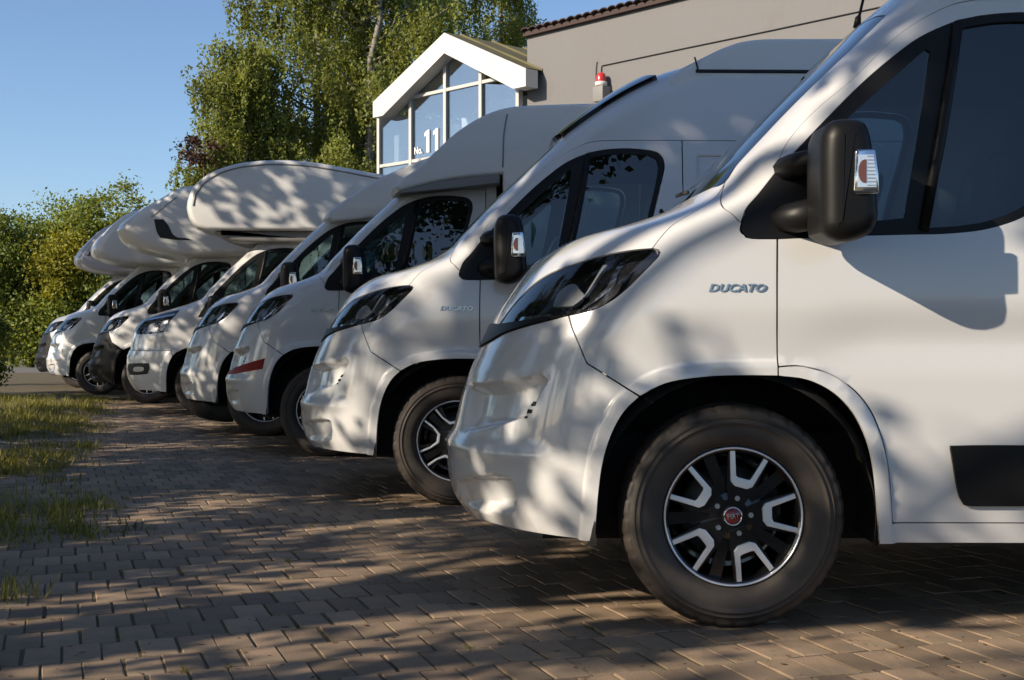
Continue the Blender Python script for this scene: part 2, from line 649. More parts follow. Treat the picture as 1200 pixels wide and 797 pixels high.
def panel(S, segs, holes=(), grid=.03, inset=.0026, off=0., depth=.018, both=False, name='panel', step=.015, flange=True, gridx=None, lines=()):
    """a piece of the cab skin: outline in surface coordinates -> triangulated, lifted, with a folded-in edge"""
    lp = loop_from(S.segs(segs), step)
    if inset and not both:
        lp = offset2(lp, inset)
    elif inset:
        ins = offset2(lp, inset)
        src = lp if area2(lp) > 0 else lp[::-1]
        lp = [((-S.QS) if a[0] <= -S.QS + 1e-3 else b[0], b[1]) for a, b in zip(src, ins)]
    loops = [lp] + [offset2(loop_from(S.segs(h), step), -inset) if inset else loop_from(S.segs(h), step) for h in holes]
    A = np.array(lp)
    x0, y0 = A.min(0)
    x1, y1 = A.max(0)
    gx = gridx or grid
    nx, ny = max(2, int((x1 - x0) / gx) + 1), max(2, int((y1 - y0) / grid) + 1)
    X, Y = np.meshgrid(np.linspace(x0, x1, nx), np.linspace(y0, y1, ny))
    X = X + (np.arange(ny)[:, None] % 2) * (x1 - x0) / nx * .5
    X, Y = X.ravel(), Y.ravel()
    k = in_poly(X, Y, lp)
    for h in loops[1:]:
        k &= ~in_poly(X, Y, h)
    X, Y = X[k], Y[k]
    dd = np.full(X.shape, 1e9)
    for l in loops:
        dd = np.minimum(dd, dist_poly(X, Y, l))
    for l in lines:
        dd = np.minimum(dd, dist_poly(X, Y, l, closed=False))
    k = dd > min(grid, gx) * .45
    X, Y = X[k], Y[k]
    pts, edges = [], []
    for l in loops:
        b = len(pts)
        pts += [Vector(p) for p in l]
        edges += [(b + i, b + (i + 1) % len(l)) for i in range(len(l))]
    for ln in lines:
        l = [p for p in ln if in_poly(np.array([p[0]]), np.array([p[1]]), lp)[0]]
        b = len(pts)
        pts += [Vector(p) for p in l]
        edges += [(b + i, b + i + 1) for i in range(len(l) - 1)]
    pts += [Vector((a, b)) for a, b in zip(X, Y)]
    rv, re, rf, ov, oe, of = delaunay_2d_cdt(pts, edges, [], 0, 1e-6)
    P = np.array([(p.x, p.y) for p in rv])
    T = np.array([f for f in rf if len(f) == 3])
    c = P[T].mean(1)
    k = in_poly(c[:, 0], c[:, 1], lp)
    for h in loops[1:]:
        k &= ~in_poly(c[:, 0], c[:, 1], h)
    T = T[k]
    Q, z = P[:, 0], S.z_of_v(P[:, 1])
    N = S.normal(Q, z, S.full)
    V = S.full(Q, z) + N * off
    # orientation: outward normal should point away from the vehicle axis
    a = V[T[:, 1]] - V[T[:, 0]]
    b = V[T[:, 2]] - V[T[:, 0]]
    flip = (np.cross(a, b) * N[T].mean(1)).sum(1) < 0
    T[flip] = T[flip][:, [0, 2, 1]]
    # boundary edges for the flange
    VV, NN, FF = [V], [N], [tuple(t) for t in T]
    if flange:
        cnt = {}
        for t in T:
            for i in range(3):
                e = (t[i], t[(i + 1) % 3])
                cnt[e] = cnt.get(e, 0) + 1
        bd = [e for e in cnt if (e[1], e[0]) not in cnt]
        if both:
            bd = [e for e in bd if not (abs(V[e[0], 1]) < 2e-3 and abs(V[e[1], 1]) < 2e-3)]
        ids = sorted({i for e in bd for i in e})
        m1 = {i: len(V) + j for j, i in enumerate(ids)}
        m2 = {i: len(V) + len(ids) + j for j, i in enumerate(ids)}
        en = {i: np.zeros(3) for i in ids}
        for a_, b_ in bd:
            ev = V[b_] - V[a_]
            nn = np.cross(ev, N[a_])
            en[a_] += nn
            en[b_] += nn
        E_ = np.array([en[i] / max(1e-9, np.linalg.norm(en[i])) for i in ids])
        top = V[ids]
        VV += [top, top - N[ids] * depth]
        NN += [E_, E_]
        FF += [(m1[b_], m1[a_], m2[a_], m2[b_]) for a_, b_ in bd]
    V = np.concatenate(VV)
    N = np.concatenate(NN)
    if both:
        n = len(V)
        V = np.concatenate([V, V * [1, -1, 1]])
        N = np.concatenate([N, N * [1, -1, 1]])
        FF = FF + [tuple(i + n for i in f[::-1]) for f in FF]
    me = new_mesh(name, V, FF, True)
    me.normals_split_custom_set_from_vertices([tuple(q) for q in N])
    if both:
        return me
    Vr, Nr = V * [1, -1, 1], N * [1, -1, 1]
    mr = new_mesh(name, Vr, [f[::-1] for f in FF], True)
    mr.normals_split_custom_set_from_vertices([tuple(q) for q in Nr])
    return me, mr


# ------------------------------------------------------------------ cab outlines (metres; wheel centre x = 0, left side y < 0)
C_ = ('y', -.83, 1.435)
ARCH_F = [(-.441, .28), (-.436, .345), (-.429, .444), (-.417, .534), (-.39, .624), (-.35, .696), (-.304, .741)]
ARCH_T = [(-.304, .741), (-.225, .781), (-.093, .802), (.017, .806), (.127, .805)]
ARCH_R = [(.127, .805), (.218, .792), (.297, .753), (.358, .692), (.401, .609), (.424, .521), (.44, .389), (.452, .276)]
BF1 = [(-.524, .997), (-.515, .96), (-.498, .916), (-.469, .845)]
BF2 = [(-.469, .845), (-.384, .791), (-.304, .741)]
L_TOP = [('y', -.50, .970), ('y', -.53, 1.0), ('y', -.57, 1.045), ('y', -.62, 1.095), ('y', -.68, 1.128), (-.545, 1.154), (-.427, 1.187), (-.323, 1.204), (-.261, 1.207)]
L_TIP = [(-.261, 1.207), (-.245, 1.203), (-.239, 1.193), (-.246, 1.179)]
L_BOT = [(-.246, 1.179), (-.274, 1.15), (-.301, 1.123), (-.344, 1.08), (-.392, 1.042), (-.445, 1.015), (-.487, 1.004), (-.524, .997)]
L_IN = [(-.524, .997), (-.593, .991), (-.676, .98), ('y', -.50, .970)]
BAND = [(-.524, .997), (-.593, .979), (-.648, .965), (-.693, .952), (-.734, .937), ('y', -.50, .912), ('y', -.25, .89), ('Q', -1.2, .885)]
H_FRONT = [('y', -.50, .970), ('y', -.25, .976), ('Q', -1.2, .978)]
H_FEND = [(-.261, 1.207), ('y', -.945, 1.29), ('y', -.90, 1.345), ('y', -.86, 1.39), C_]
F_CUT = [(.017, 1.286), (-.035, 1.34), C_]
WS_E = [C_, ('y', -.815, 1.5), ('y', -.80, 1.6), ('y', -.785, 1.75), ('y', -.77, 1.87), ('y', -.75, 2.0)]
WS_T = [('y', -.75, 2.0), ('y', -.6, 2.03), ('y', -.3, 2.052), ('Q', -1.2, 2.06)]
WS_B = [C_, ('y', -.6, 1.413), ('y', -.3, 1.395), ('Q', -1.2, 1.39)]
D_F1 = [(.127, .834), (.124, .967), (.124, 1.1), (.127, 1.235)]
S_1 = [(.017, 1.286), (.014, 1.262), (.03, 1.24), (.072, 1.235)]
S_1B = [(.072, 1.235), (.127, 1.235)]
S_BOT = [(.127, 1.235), (.366, 1.245), (.56, 1.25), (.669, 1.253), (.791, 1.268), (.907, 1.308), (1.0, 1.38), (1.055, 1.47)]
S_REAR = [(1.055, 1.47), (1.079, 1.594), (1.13, 1.80), (1.143, 1.86), (1.135, 1.915), (1.11, 1.943), (1.07, 1.957)]
S_TOP = [(1.07, 1.957), (.94, 1.968), (.783, 1.955), (.69, 1.928), (.597, 1.885), (.503, 1.816), (.409, 1.735), (.301, 1.628), (.219, 1.543), (.135, 1.456)]
S_UP = [(.135, 1.456), (.073, 1.378), (.034, 1.333), (.017, 1.286)]
D_F2 = [(.135, 1.456), (.146, 1.497), (.162, 1.53), (.19, 1.57), (.24, 1.627), (.3, 1.682), (.383, 1.75), (.536, 1.897), (.633, 1.96), (.712, 1.996), (.786, 2.011)]
D_TOP = [(.786, 2.011), (1.0, 2.014), (1.245, 2.014)]
D_REAR = [(1.245, 2.014), (1.245, .34)]
D_BOT = [(1.245, .34), (.494, .342)]
D_LOW = [(.494, .342), (.489, .38), (.477, .504), (.454, .609), (.419, .696), (.367, .761), (.297, .809), (.227, .831), (.183, .838), (.127, .834)]
G_MAIN = [[(.606, 1.271), (.634, 1.395), (.663, 1.508), (.713, 1.757), (.741, 1.918)], [(.741, 1.918), (.844, 1.935), (.94, 1.938), (1.06, 1.93)],
          [(1.06, 1.93), (1.095, 1.912), (1.108, 1.87), (1.10, 1.80), (1.05, 1.594), (1.025, 1.48)], [(1.025, 1.48), (.98, 1.41), (.9, 1.338), (.792, 1.293), (.701, 1.277), (.606, 1.271)]]
G_QUART = [[(.365, 1.625), (.5, 1.745), (.618, 1.845)], [(.618, 1.845), (.63, 1.838)], [(.63, 1.838), (.60, 1.66), (.53, 1.302)], [(.53, 1.302), (.438, 1.293), (.25, 1.285)], [(.25, 1.285), (.24, 1.46), (.365, 1.625)]]
BUMP_LOW = [(-.441, .28), (-.62, .288), (-.792, .295), ('y', -.25, .262), ('Q', -1.2, .258)]

SLOT = [(-.865, .755), (-.704, .787), (-.615, .812), (-.588, .792), (-.622, .732), (-.671, .66), (-.773, .626), (-.90, .58)]
FOG = [(-.905, .42), (-.854, .452), (-.764, .473), (-.704, .464), (-.690, .411), (-.70, .35), (-.791, .333), (-.875, .325)]
ARCH_ALL = ARCH_F + ARCH_T[1:] + ARCH_R[1:]


def rev(s):
    return s[::-1]


def van_disp(x, y, z, Q):
    """air-intake and fog-lamp recesses of the bumper, flared arch lip, crease along the flank"""
    d = np.zeros(x.shape)
    k = (x < -.4) & (z < .9)
    if k.any():
        X, Z = x[k], z[k]
        s = dist_poly(X, Z, SLOT) * np.where(in_poly(X, Z, SLOT), 1, 0)
        d[k] += .055 * smooth01(s / .022) * smooth01((Z - .585) / .12 + .35)
        s = dist_poly(X, Z, FOG) * np.where(in_poly(X, Z, FOG), 1, 0)
        d[k] += .06 * smooth01(s / .02) * np.clip((X + .93) / .2, .1, 1)
        # brow over the lower half of the bumper
        d[k] += -.012 * np.exp(-((Z - .545) / .03) ** 2) * smooth01((-.55 - X) / .15)
    k = (x < .62) & (x > -.62) & (z < .98)
    if k.any():
        s = dist_poly(x[k], z[k], ARCH_ALL, closed=False)
        d[k] += -.011 * (1 - smooth01((s - .042) / .012))
    k = Q > -.35
    d = d + np.where(k, .010 * np.exp(-((z - .93) / .07) ** 2) * smooth01((x - .15) / .3), 0)
    return d


def transit_disp(x, y, z, Q):
    d = np.zeros(x.shape)
    k = (x < .62) & (x > -.62) & (z < .98)
    if k.any():
        s = dist_poly(x[k], z[k], ARCH_ALL, closed=False)
        d[k] += -.014 * (1 - smooth01((s - .07) / .02))
    k = (x < -.3) & (z < .8) & (z > .7)
    d = d + np.where((x < -.2), -.012 * smooth01((.765 - z) / .012) * smooth01((z - .3) / .2), 0)
    return d


def crease_lines(S):
    out = []
    for P_ in (SLOT, FOG):
        for off in (0., .02):
            Pm = catmull(P_ + [P_[0]], .012)[:-1]
            Pm = offset2(Pm, off) if off else Pm
            out.append([S.q(p) for p in Pm + [Pm[0]]])
    return out


def arch_lines(S):
    A = np.array(catmull(ARCH_ALL, .015))
    t = np.gradient(A, axis=0)
    t /= np.linalg.norm(t, axis=1, keepdims=True)
    nn = np.stack([-t[:, 1], t[:, 0]], 1)
    return [[S.q(tuple(p)) for p in A + nn * o_] for o_ in (.041, .048, .056)]


# ---- templates: list of dict(name, mesh, mat, parent index)
class Template(list):
    def add(s, name, me, m, parent=None, label=None, kind=None):
        s.append(dict(name=name, mesh=me, mat=m, parent=parent, label=label, kind=kind))
        return len(s) - 1

    def put(s, root, swap=None, skip=(), lift=0.):
        made = []
        for d in s:
            if d['name'] in skip or (d['parent'] is not None and made[d['parent']] is None):
                made.append(None)
                continue
            m = (swap or {}).get(d['name'], d['mat'])
            o = obj(d['name'], d['mesh'], m, root if d['parent'] is None else made[d['parent']])
            if d['parent'] is None and lift and d['name'] != 'wheel':
                o.location.z = lift
            if d['label']:
                o['label'] = d['label']
            if d['kind']:
                o['kind'] = d['kind']
            made.append(o)
        return made


def lathe(prof, n, cx=0, cy=0, cz=.36, closed=False):
    """profile [(r, y)] turned about the y axis"""
    V, Fc = [], []
    m = len(prof)
    for i in range(n):
        t = 2 * math.pi * i / n
        for r, y in prof:
            V.append((cx + r * math.cos(t), cy + y, cz + r * math.sin(t)))
    for i in range(n):
        j = (i + 1) % n
        for k in range(m - 1):
            Fc.append((i * m + k, i * m + k + 1, j * m + k + 1, j * m + k))
    return V, Fc


def disc(V, n, r, y, cx, cz):
    pass


def make_wheel(T, cx, side, style, full=True):
    """wheel as rim > tyre, polished spokes, bolts ...; side -1 = left"""
    cz = .355
    yo = .985                        # outermost face
    sg = side

    def Yv(V):
        return [(x, sg * (yo - y), z) for x, y, z in V]
    n = 216 if full else 72
    # tyre: y measured inwards from the outer face
    prof = [(.226, .030), (.232, .016), (.246, .006), (.262, .001), (.285, .0), (.2975, .0005), (.299, -.0025), (.303, -.0025), (.3045, .0015), (.316, .005), (.3165, .0035), (.318, .0035), (.3185, .006), (.336, .015), (.340, .015), (.348, .026), (.3555, .042), (.3585, .056), (.3590, .070), (.352, .072), (.352, .080), (.360, .082), (.3605, .110), (.353, .112), (.353, .121), (.3605, .123), (.360, .150), (.352, .152), (.352, .160), (.3590, .162), (.3555, .19), (.336, .217), (.285, .232), (.232, .216), (.226, .2)]
    V, Fc = lathe(prof, n, cx, 0, cz)
    m = len(prof)
    if full:
        V = [list(v) for v in V]
        for i in range(n):
            if i % 6 == 0:
                for k in (14, 15, 16, 17, 18):
                    j = i * m + k
                    dx, dz = V[j][0] - cx, V[j][2] - cz
                    f = 1 - .004 / math.hypot(dx, dz)
                    V[j][0], V[j][2] = cx + dx * f, cz + dz * f
                    V[j][1] += .0025 if k < 16 else 0
    b = MB().add(Yv(V), Fc)
    tyre = b.mesh('tyre', True)
    # rim barrel + dark spokes
    b = MB()
    V, Fc = lathe([(.2155, .030), (.210, .034), (.204, .05), (.194, .1), (.186, .2), (.15, .205)], 72, cx, 0, cz)
    b.add(Yv(V), Fc)
    V, Fc = lathe([(.0005, .050), (.055, .050), (.075, .056), (.08, .09)], 48, cx, 0, cz)
    b.add(Yv(V), Fc)
    rim_parts = b

    def pol(r, a):
        return (cx + r * math.cos(a), cz + r * math.sin(a))

    def plate(poly, ya, yb_):
        bb = MB().prism(poly, sg * (yo - ya), sg * (yo - yb_))
        rim_parts.add(bb.V, bb.F)
    a0 = R(75) if style == 0 else R(100)
    pol_spokes = []
    for k in range(5):
        a = a0 + k * 2 * math.pi / 5
        h1, h2 = R(19), R(26)
        plate([pol(.05, a - R(30)), pol(.10, a - h2), pol(.206, a - h1), pol(.206, a - h1 + R(4.5)), pol(.115, a - R(14)), pol(.115, a + R(14)), pol(.206, a + h1 - R(4.5)), pol(.206, a + h1), pol(.10, a + h2), pol(.05, a + R(30))], .046, .075)
        am = a + math.pi / 5
        plate([pol(.05, am - R(18)), pol(.206, am - R(5.5)), pol(.206, am + R(5.5)), pol(.05, am + R(18))], .066, .095)
        # polished U face
        if style == 0:
            U = [pol(.2145, a - R(17.5)), pol(.2145, a - R(13.2)), pol(.130, a - R(10.5)), pol(.126, a - R(7)), pol(.126, a + R(7)), pol(.130, a + R(10.5)), pol(.2145, a + R(13.2)), pol(.2145, a + R(17.5)), pol(.112, a + R(19)), pol(.097, a + R(12)), pol(.097, a - R(12)), pol(.112, a - R(19))]
        else:
            U = [pol(.2145, a - R(26)), pol(.2145, a - R(22.5)), pol(.150, a - R(20)), pol(.112, a - R(10)), pol(.112, a + R(10)), pol(.150, a + R(20)), pol(.2145, a + R(22.5)), pol(.2145, a + R(26)), pol(.150, a + R(24)), pol(.098, a + R(14)), pol(.098, a - R(14)), pol(.150, a - R(24))]
        pol_spokes.append(bevelled(MB().prism(U, sg * (yo - .036), sg * (yo - .050)).mesh('polished_spoke'), .002, 2, False))
    i = T.add('wheel', rim_parts.mesh('wheel'), 'alloy_black')
    T.add('tyre', tyre, 'tyre_rubber', i)
    for me in pol_spokes:
        T.add('polished_spoke', me, 'alloy_polished', i)
    V, Fc = lathe([(.214, .036), (.2155, .026), (.218, .0235), (.2215, .0235), (.2245, .033)], 96, cx, 0, cz)
    T.add('rim_flange', MB().add(Yv(V), Fc).mesh('rim_flange', True), 'alloy_polished', i)
    V, Fc = lathe([(.0005, .110), (.155, .110), (.155, .135)], 48, cx, 0, cz)
    T.add('brake_disc', MB().add(Yv(V), Fc).mesh('brake_disc', True), 'brake_steel', i)
    if full:
        V, Fc = lathe([(.0005, .036), (.024, .037), (.0255, .039), (.0265, .050)], 40, cx, 0, cz)
        T.add('hub_cap', MB().add(Yv(V), Fc).mesh('hub_cap', True), 'badge_red', i)
        V, Fc = lathe([(.0255, .040), (.027, .035), (.030, .036), (.031, .05)], 40, cx, 0, cz)
        T.add('hub_ring', MB().add(Yv(V), Fc).mesh('hub_ring', True), 'chrome', i)
        for k in range(5):
            a = a0 + k * 2 * math.pi / 5
            bx, bz = pol(.0585, a)
            V, Fc = lathe([(.0005, .045), (.005, .045), (.0058, .041), (.0088, .041), (.0095, .050)], 6, bx, 0, bz)
            T.add('wheel_bolt', MB().add(Yv(V), Fc).mesh('wheel_bolt'), 'steel', i)
        if sg < 0:
            me = text_mesh('FIAT', .0235, .0008, name='hub_lettering', bold=.0001, sx=.66, space=1.28)
            me.transform(Matrix.Translation((cx, -(yo - .0352), cz)) @ Matrix.Rotation(R(-8), 4, 'Y') @ Matrix.Rotation(R(90), 4, 'X'))
            T.add('hub_lettering', me, 'indicator_clear', i)
    return i


def strip_on(S, pts, width, off, name, both=False):
    """a narrow band on the cab skin following a line of (x,z) points"""
    c = catmull(S.line(pts), .01)
    A = np.array(c)
    t = np.gradient(A, axis=0)
    t /= np.maximum(np.linalg.norm(t, axis=1, keepdims=True), 1e-9)
    nn = np.stack([-t[:, 1], t[:, 0]], 1)
    V = []
    for sgn in (-.5, .5):
        B = A + nn * width * sgn
        Q, z = B[:, 0], S.z_of_v(B[:, 1])
        V.append(S.base(Q, z) + S.normal(Q, z, S.base) * off)
    n = len(c)
    VV = np.concatenate(V)
    Fc = [(i, i + 1, n + i + 1, n + i) for i in range(n - 1)]
    mb = MB().add(VV, Fc)
    if both:
        mb.add(VV * [1, -1, 1], Fc)
    return mb.mesh(name, True)


def rbox(x0, x1, y0, y1, z0, z1, r, name, seg=3):
    return bevelled(MB().box(x0, x1, y0, y1, z0, z1).mesh(name), r, seg)


def profile_block(prof, y0, y1, r, name, steps=4, nose=None, stations=(), both_round=True):
    """side profile (x,z) given real width, edges rounded with radius r"""
    if area2(prof) < 0:
        prof = prof[::-1]
    yc, W = (y0 + y1) / 2, (y1 - y0) / 2
    st = []
    for k in range(steps + 1):
        ph = math.pi / 2 * k / steps
        st.append((W - r + r * math.sin(ph), r * (1 - math.cos(ph))))
    ys = [(-a, b) for a, b in reversed(st)] + [(s_, 0) for s_ in stations] + st
    if not both_round:
        ys = [(-a, b) for a, b in reversed(st)] + [(W, 0)]
    n = len(prof)
    V = []
    for yy, ins in ys:
        P = offset2(prof, ins) if ins > 1e-6 else prof
        for p in P:
            x, z = p
            y = yc + yy
            if nose:
                kx, xn, L, pw = nose
                x = x + kx * (abs(yy) / W) ** pw * float(smooth01(np.array((xn - x) / L)))
            V.append((x, y, z))
    Fc = [tuple(range(n))]
    for j in range(len(ys) - 1):
        for i in range(n):
            a, b = j * n + i, j * n + (i + 1) % n
            Fc.append((a, a + n, b + n, b))
    Fc.append(tuple(range((len(ys) - 1) * n + n - 1, (len(ys) - 1) * n - 1, -1)))
    me = MB().add(V, Fc).mesh(name, True)
    for p in me.polygons:
        if len(p.vertices) > 4:
            p.use_smooth = False
    me.set_sharp_from_angle(angle=R(36))
    return me


def smooth_profile(segs, step=.06):
    return loop_from(segs, step)


def build_cab(S, transit=False, van=True, full=True, style=0):
    """everything from the front bumper to behind the doors"""
    T = Template()
    g = .03
    low = -.085 if transit else 0.
    # --- front end
    if not transit:
        fb = T.add('front_bumper', panel(S, [rev(BAND), BF1, BF2, rev(ARCH_F), BUMP_LOW, [('Q', -1.2, .258), ('Q', -1.2, .885)]], grid=.014 if full else .022, both=True, name='front_bumper', step=.012, lines=crease_lines(S) + arch_lines(S)), 'white_paint')
        T.add('grille_band', panel(S, [BAND, [('Q', -1.2, .885), ('Q', -1.2, .978)], rev(H_FRONT), rev(L_IN)], grid=g, both=True, name='grille_band', off=.008, depth=.05, inset=.002), 'bumper_black')
        L0, L1, LB, LI = L_TOP, L_TIP, L_BOT, L_IN
        lamp = [L_TOP, L_TIP, L_BOT, L_IN]
        bonnet = [H_FRONT[::-1], L_TOP, H_FEND, WS_B, [('Q', -1.2, 1.39), ('Q', -1.2, .978)]]
        fender = [L_TIP, L_BOT, BF1, BF2, ARCH_T, [(.127, .805), (.127, .834)], D_F1, rev(S_1B), rev(S_1), F_CUT, rev(H_FEND)]
    else:
        tb = [('Q', -1.2, .77), ('y', -.5, .765), ('y', -.85, .762), (-.45, .762), (-.372, .762)]
        fd = [(-.372, .762), (-.335, .72), (-.322, .728)]
        lamp_t = [('y', -.60, 1.06), ('y', -.625, 1.11), ('y', -.66, 1.15), ('y', -.72, 1.175), (-.514, 1.206), (-.286, 1.242)]
        lamp_b = [(-.286, 1.242), (-.34, 1.165), (-.413, 1.081), (-.469, .977)]
        lamp_c = [(-.469, .977), (-.645, .957), ('y', -.79, .955)]
        lamp_d = [('y', -.79, .955), ('y', -.66, 1.0), ('y', -.60, 1.06)]
        hf = [(-.286, 1.242), ('y', -.95, 1.30), ('y', -.90, 1.35), ('y', -.86, 1.39), C_]
        T.add('front_bumper', panel(S, [tb, [(-.372, .762), (-.35, .70)], [(-.35, .70), (-.39, .624), (-.417, .534), (-.429, .444), (-.436, .345), (-.441, .28)], BUMP_LOW, [('Q', -1.2, .258), ('Q', -1.2, .77)]], grid=.02, both=True, name='front_bumper'), 'white_paint')
        T.add('grille_band', panel(S, [tb[:2] , [('y', -.5, .765), ('y', -.52, .85), ('y', -.56, 1.0), ('y', -.58, 1.06)], [('y', -.58, 1.06), ('y', -.4, 1.10), ('Q', -1.2, 1.11)], [('Q', -1.2, 1.11), ('Q', -1.2, .77)]], grid=g, both=True, name='grille_band', off=-.006, depth=.05), 'gloss_black')
        lamp = [lamp_t, lamp_b, lamp_c, lamp_d]
        bonnet = [[('Q', -1.2, 1.11), ('y', -.4, 1.10), ('y', -.58, 1.06)], [('y', -.58, 1.06), ('y', -.60, 1.06)], lamp_t, hf, WS_B, [('Q', -1.2, 1.39), ('Q', -1.2, 1.11)]]
        fender = [rev(hf)[-1:] + lamp_b[1:], lamp_c, lamp_d, [('y', -.60, 1.06), ('y', -.58, 1.06)], [('y', -.58, 1.06), ('y', -.56, 1.0), ('y', -.52, .85), ('y', -.5, .765)], tb[1:], [(-.372, .762), (-.35, .70)], [(-.35, .70), (-.304, .741)], ARCH_T, [(.127, .805), (.127, .834)], D_F1[:-1] + [(.127, 1.235 + low)], [(.127, 1.235 + low), (-.06, 1.235 + low)], [(-.06, 1.235 + low), (-.10, 1.18 + .0)][:1] + [(.017, 1.286)], F_CUT, rev(hf)]
    T.add('bonnet', panel(S, bonnet, grid=.026, both=True, name='bonnet'), 'white_paint')
    a, b_ = panel(S, fender, grid=g, name='fender', flange=True, lines=() if transit else arch_lines(S))
    fl = T.add('fender', a, 'white_paint')
    T.add('fender', b_, 'white_paint')
    # --- headlights: dark housing set back, reflector, light guides, clear lens
    for k, (hs, ln) in enumerate(zip(panel(S, lamp, grid=.03, off=-.055, inset=.004, flange=False, name='headlight'), panel(S, lamp, grid=.03, off=-.003, inset=.003, flange=False, name='headlight_lens'))):
        h = T.add('headlight', hs, 'lamp_inner')
        sgn = 1 if k == 0 else -1
        tub = panel(S, lamp, grid=.2, off=-.002, inset=.0035, depth=.055, name='headlight_housing')[k]
        bm = bmesh.new()
        bm.from_mesh(tub)
        bmesh.ops.delete(bm, geom=[f for f in bm.faces if len(f.verts) == 3], context='FACES')
        bm.to_mesh(tub)
        bm.free()
        T.add('headlight_housing', tub, 'gloss_black', h)
        if not transit:
            det = [('projector', [[(-.592, 1.041), (-.58, 1.081), (-.558, 1.105), (-.525, 1.118), (-.502, 1.092), (-.492, 1.072), (-.515, 1.045), (-.592, 1.041)]], -.03, 'lamp_reflector'),
                   ('light_strip', [[(-.405, 1.166), (-.430, 1.135), (-.452, 1.100), (-.480, 1.062), (-.515, 1.036)], [(-.515, 1.036), (-.522, 1.030)], [(-.522, 1.030), (-.487, 1.055), (-.462, 1.094), (-.440, 1.130), (-.418, 1.166)], [(-.418, 1.166), (-.405, 1.166)]], -.012, 'lamp_reflector'),
                   ('light_strip', [[(-.355, 1.160), (-.372, 1.136), (-.385, 1.094), (-.425, 1.060), (-.486, 1.017)], [(-.486, 1.017), (-.49, 1.022)], [(-.49, 1.022), (-.435, 1.068), (-.405, 1.094), (-.392, 1.136), (-.375, 1.158)], [(-.375, 1.158), (-.355, 1.160)]], -.012, 'chrome'),
                   ('light_strip', [[('y', -.62, .995), (-.66, 1.0), (-.60, 1.006)], [(-.60, 1.006), (-.60, 1.016)], [(-.60, 1.016), (-.66, 1.012), ('y', -.62, 1.008)], [('y', -.62, 1.008), ('y', -.62, .995)]], -.03, 'chrome')]
        else:
            det = [('projector', [[(-.72, 1.0), (-.70, 1.07), (-.62, 1.10), (-.56, 1.06), (-.58, .99), (-.72, 1.0)]], -.03, 'lamp_reflector'),
                   ('projector', [[(-.53, 1.0), (-.52, 1.10), (-.44, 1.13), (-.44, 1.05), (-.48, .995), (-.53, 1.0)]], -.03, 'lamp_reflector'),
                   ('light_strip', [[('y', -.70, 1.145), (-.60, 1.172), (-.34, 1.215)], [(-.34, 1.215), (-.36, 1.185)], [(-.36, 1.185), (-.60, 1.15), ('y', -.70, 1.12)], [('y', -.70, 1.12), ('y', -.70, 1.145)]], -.02, 'chrome')]
        for nm, sg_, of, mm in det:
            T.add(nm, panel(S, sg_, grid=.02, off=of, inset=0, depth=.012, name=nm)[k], mm, h)
        T.add('headlight_lens', ln, 'lens_glass', h)
    # --- windscreen and glazing
    T.add('windscreen', panel(S, [WS_B, [('Q', -1.2, 1.39), ('Q', -1.2, 2.06)], rev(WS_T), rev(WS_E)], grid=.05, both=True, name='windscreen', off=-.001), 'windscreen_glass')
    T.add('windscreen_seal', strip_on(S, rev(WS_E) + [('y', -.7, 1.427), ('y', -.45, 1.403), ('y', -.2, 1.395), ('Q', -1.199, 1.394)], .008, .0012, 'windscreen_seal', True), 'gloss_black')
    sbot = [(p[0], p[1] + low * float(smooth01(np.array((.75 - p[0]) / .6)))) for p in S_BOT]
    if transit:
        s1 = [(.017, 1.286), (-.01, 1.24), (-.06, 1.235 + low)]
        s1b = [(-.06, 1.235 + low), sbot[0]]
        df1 = D_F1[:-1] + [sbot[0]]
    else:
        s1, s1b, df1 = S_1, S_1B, D_F1
    gm = G_MAIN if not transit else [G_MAIN[0], G_MAIN[1], G_MAIN[2], G_MAIN[3]]
    d_l, d_r = panel(S, [df1, sbot, S_REAR, S_TOP, D_F2, D_TOP, D_REAR, D_BOT, D_LOW], grid=g, name='door')
    s_l, s_r = panel(S, [s1, s1b, sbot, S_REAR, S_TOP, S_UP], holes=[gm, G_QUART], grid=.035, inset=.0015, off=.001, name='window_surround', depth=.03)
    g_l, g_r = panel(S, gm, grid=.06, off=-.012, inset=-.006, flange=False, name='window')
    q_l, q_r = panel(S, G_QUART, grid=.06, off=-.006, inset=-.006, flange=False, name='quarter_window')
    for k, (d, s_, gl, q_) in enumerate(((d_l, s_l, g_l, q_l), (d_r, s_r, g_r, q_r))):
        di = T.add('door', d, 'white_paint')
        T.add('window_surround', s_, 'black_plastic', di)
        T.add('window', gl, 'window_glass', di)
        T.add('quarter_window', q_, 'window_glass', di)
        sgn = -1 if k == 0 else 1
        seal_me = strip_on(S, D_F1 + D_F2[:1] + D_F2 + D_TOP[1:], .07, -.0185, 'door_seal')
        T.add('door_seal', seal_me if k == 0 else mirror_y(seal_me), 'black_rubber', di)
        # rounded divider post between the panes
        post = MB().tube([(.587, sgn * 1.012, 1.262), (.640, sgn * .981, 1.508), (.692, sgn * .951, 1.757), (.722, sgn * .930, 1.93)], .017, 10)
        T.add('window_post', post.mesh('window_post', True), 'black_plastic', di)
        yh = sgn * 1.026
        T.add('door_handle', rbox(1.02, 1.19, min(yh, yh + sgn * .03), max(yh, yh + sgn * .03), 1.06, 1.10, .012, 'door_handle'), 'black_plastic', di)
        if van:
            a, b2 = panel(S, [[(.667, .587), (.76, .589), (1.236, .586)], [(1.236, .586), (1.236, .398)], [(1.236, .398), (.74, .398)], [(.74, .398), (.712, .402), (.698, .425), (.667, .575)], [(.667, .575), (.667, .587)]], grid=.05, off=.013, inset=0, depth=.014, name='side_moulding')
            T.add('side_moulding', (a, b2)[k], 'black_plastic', di)
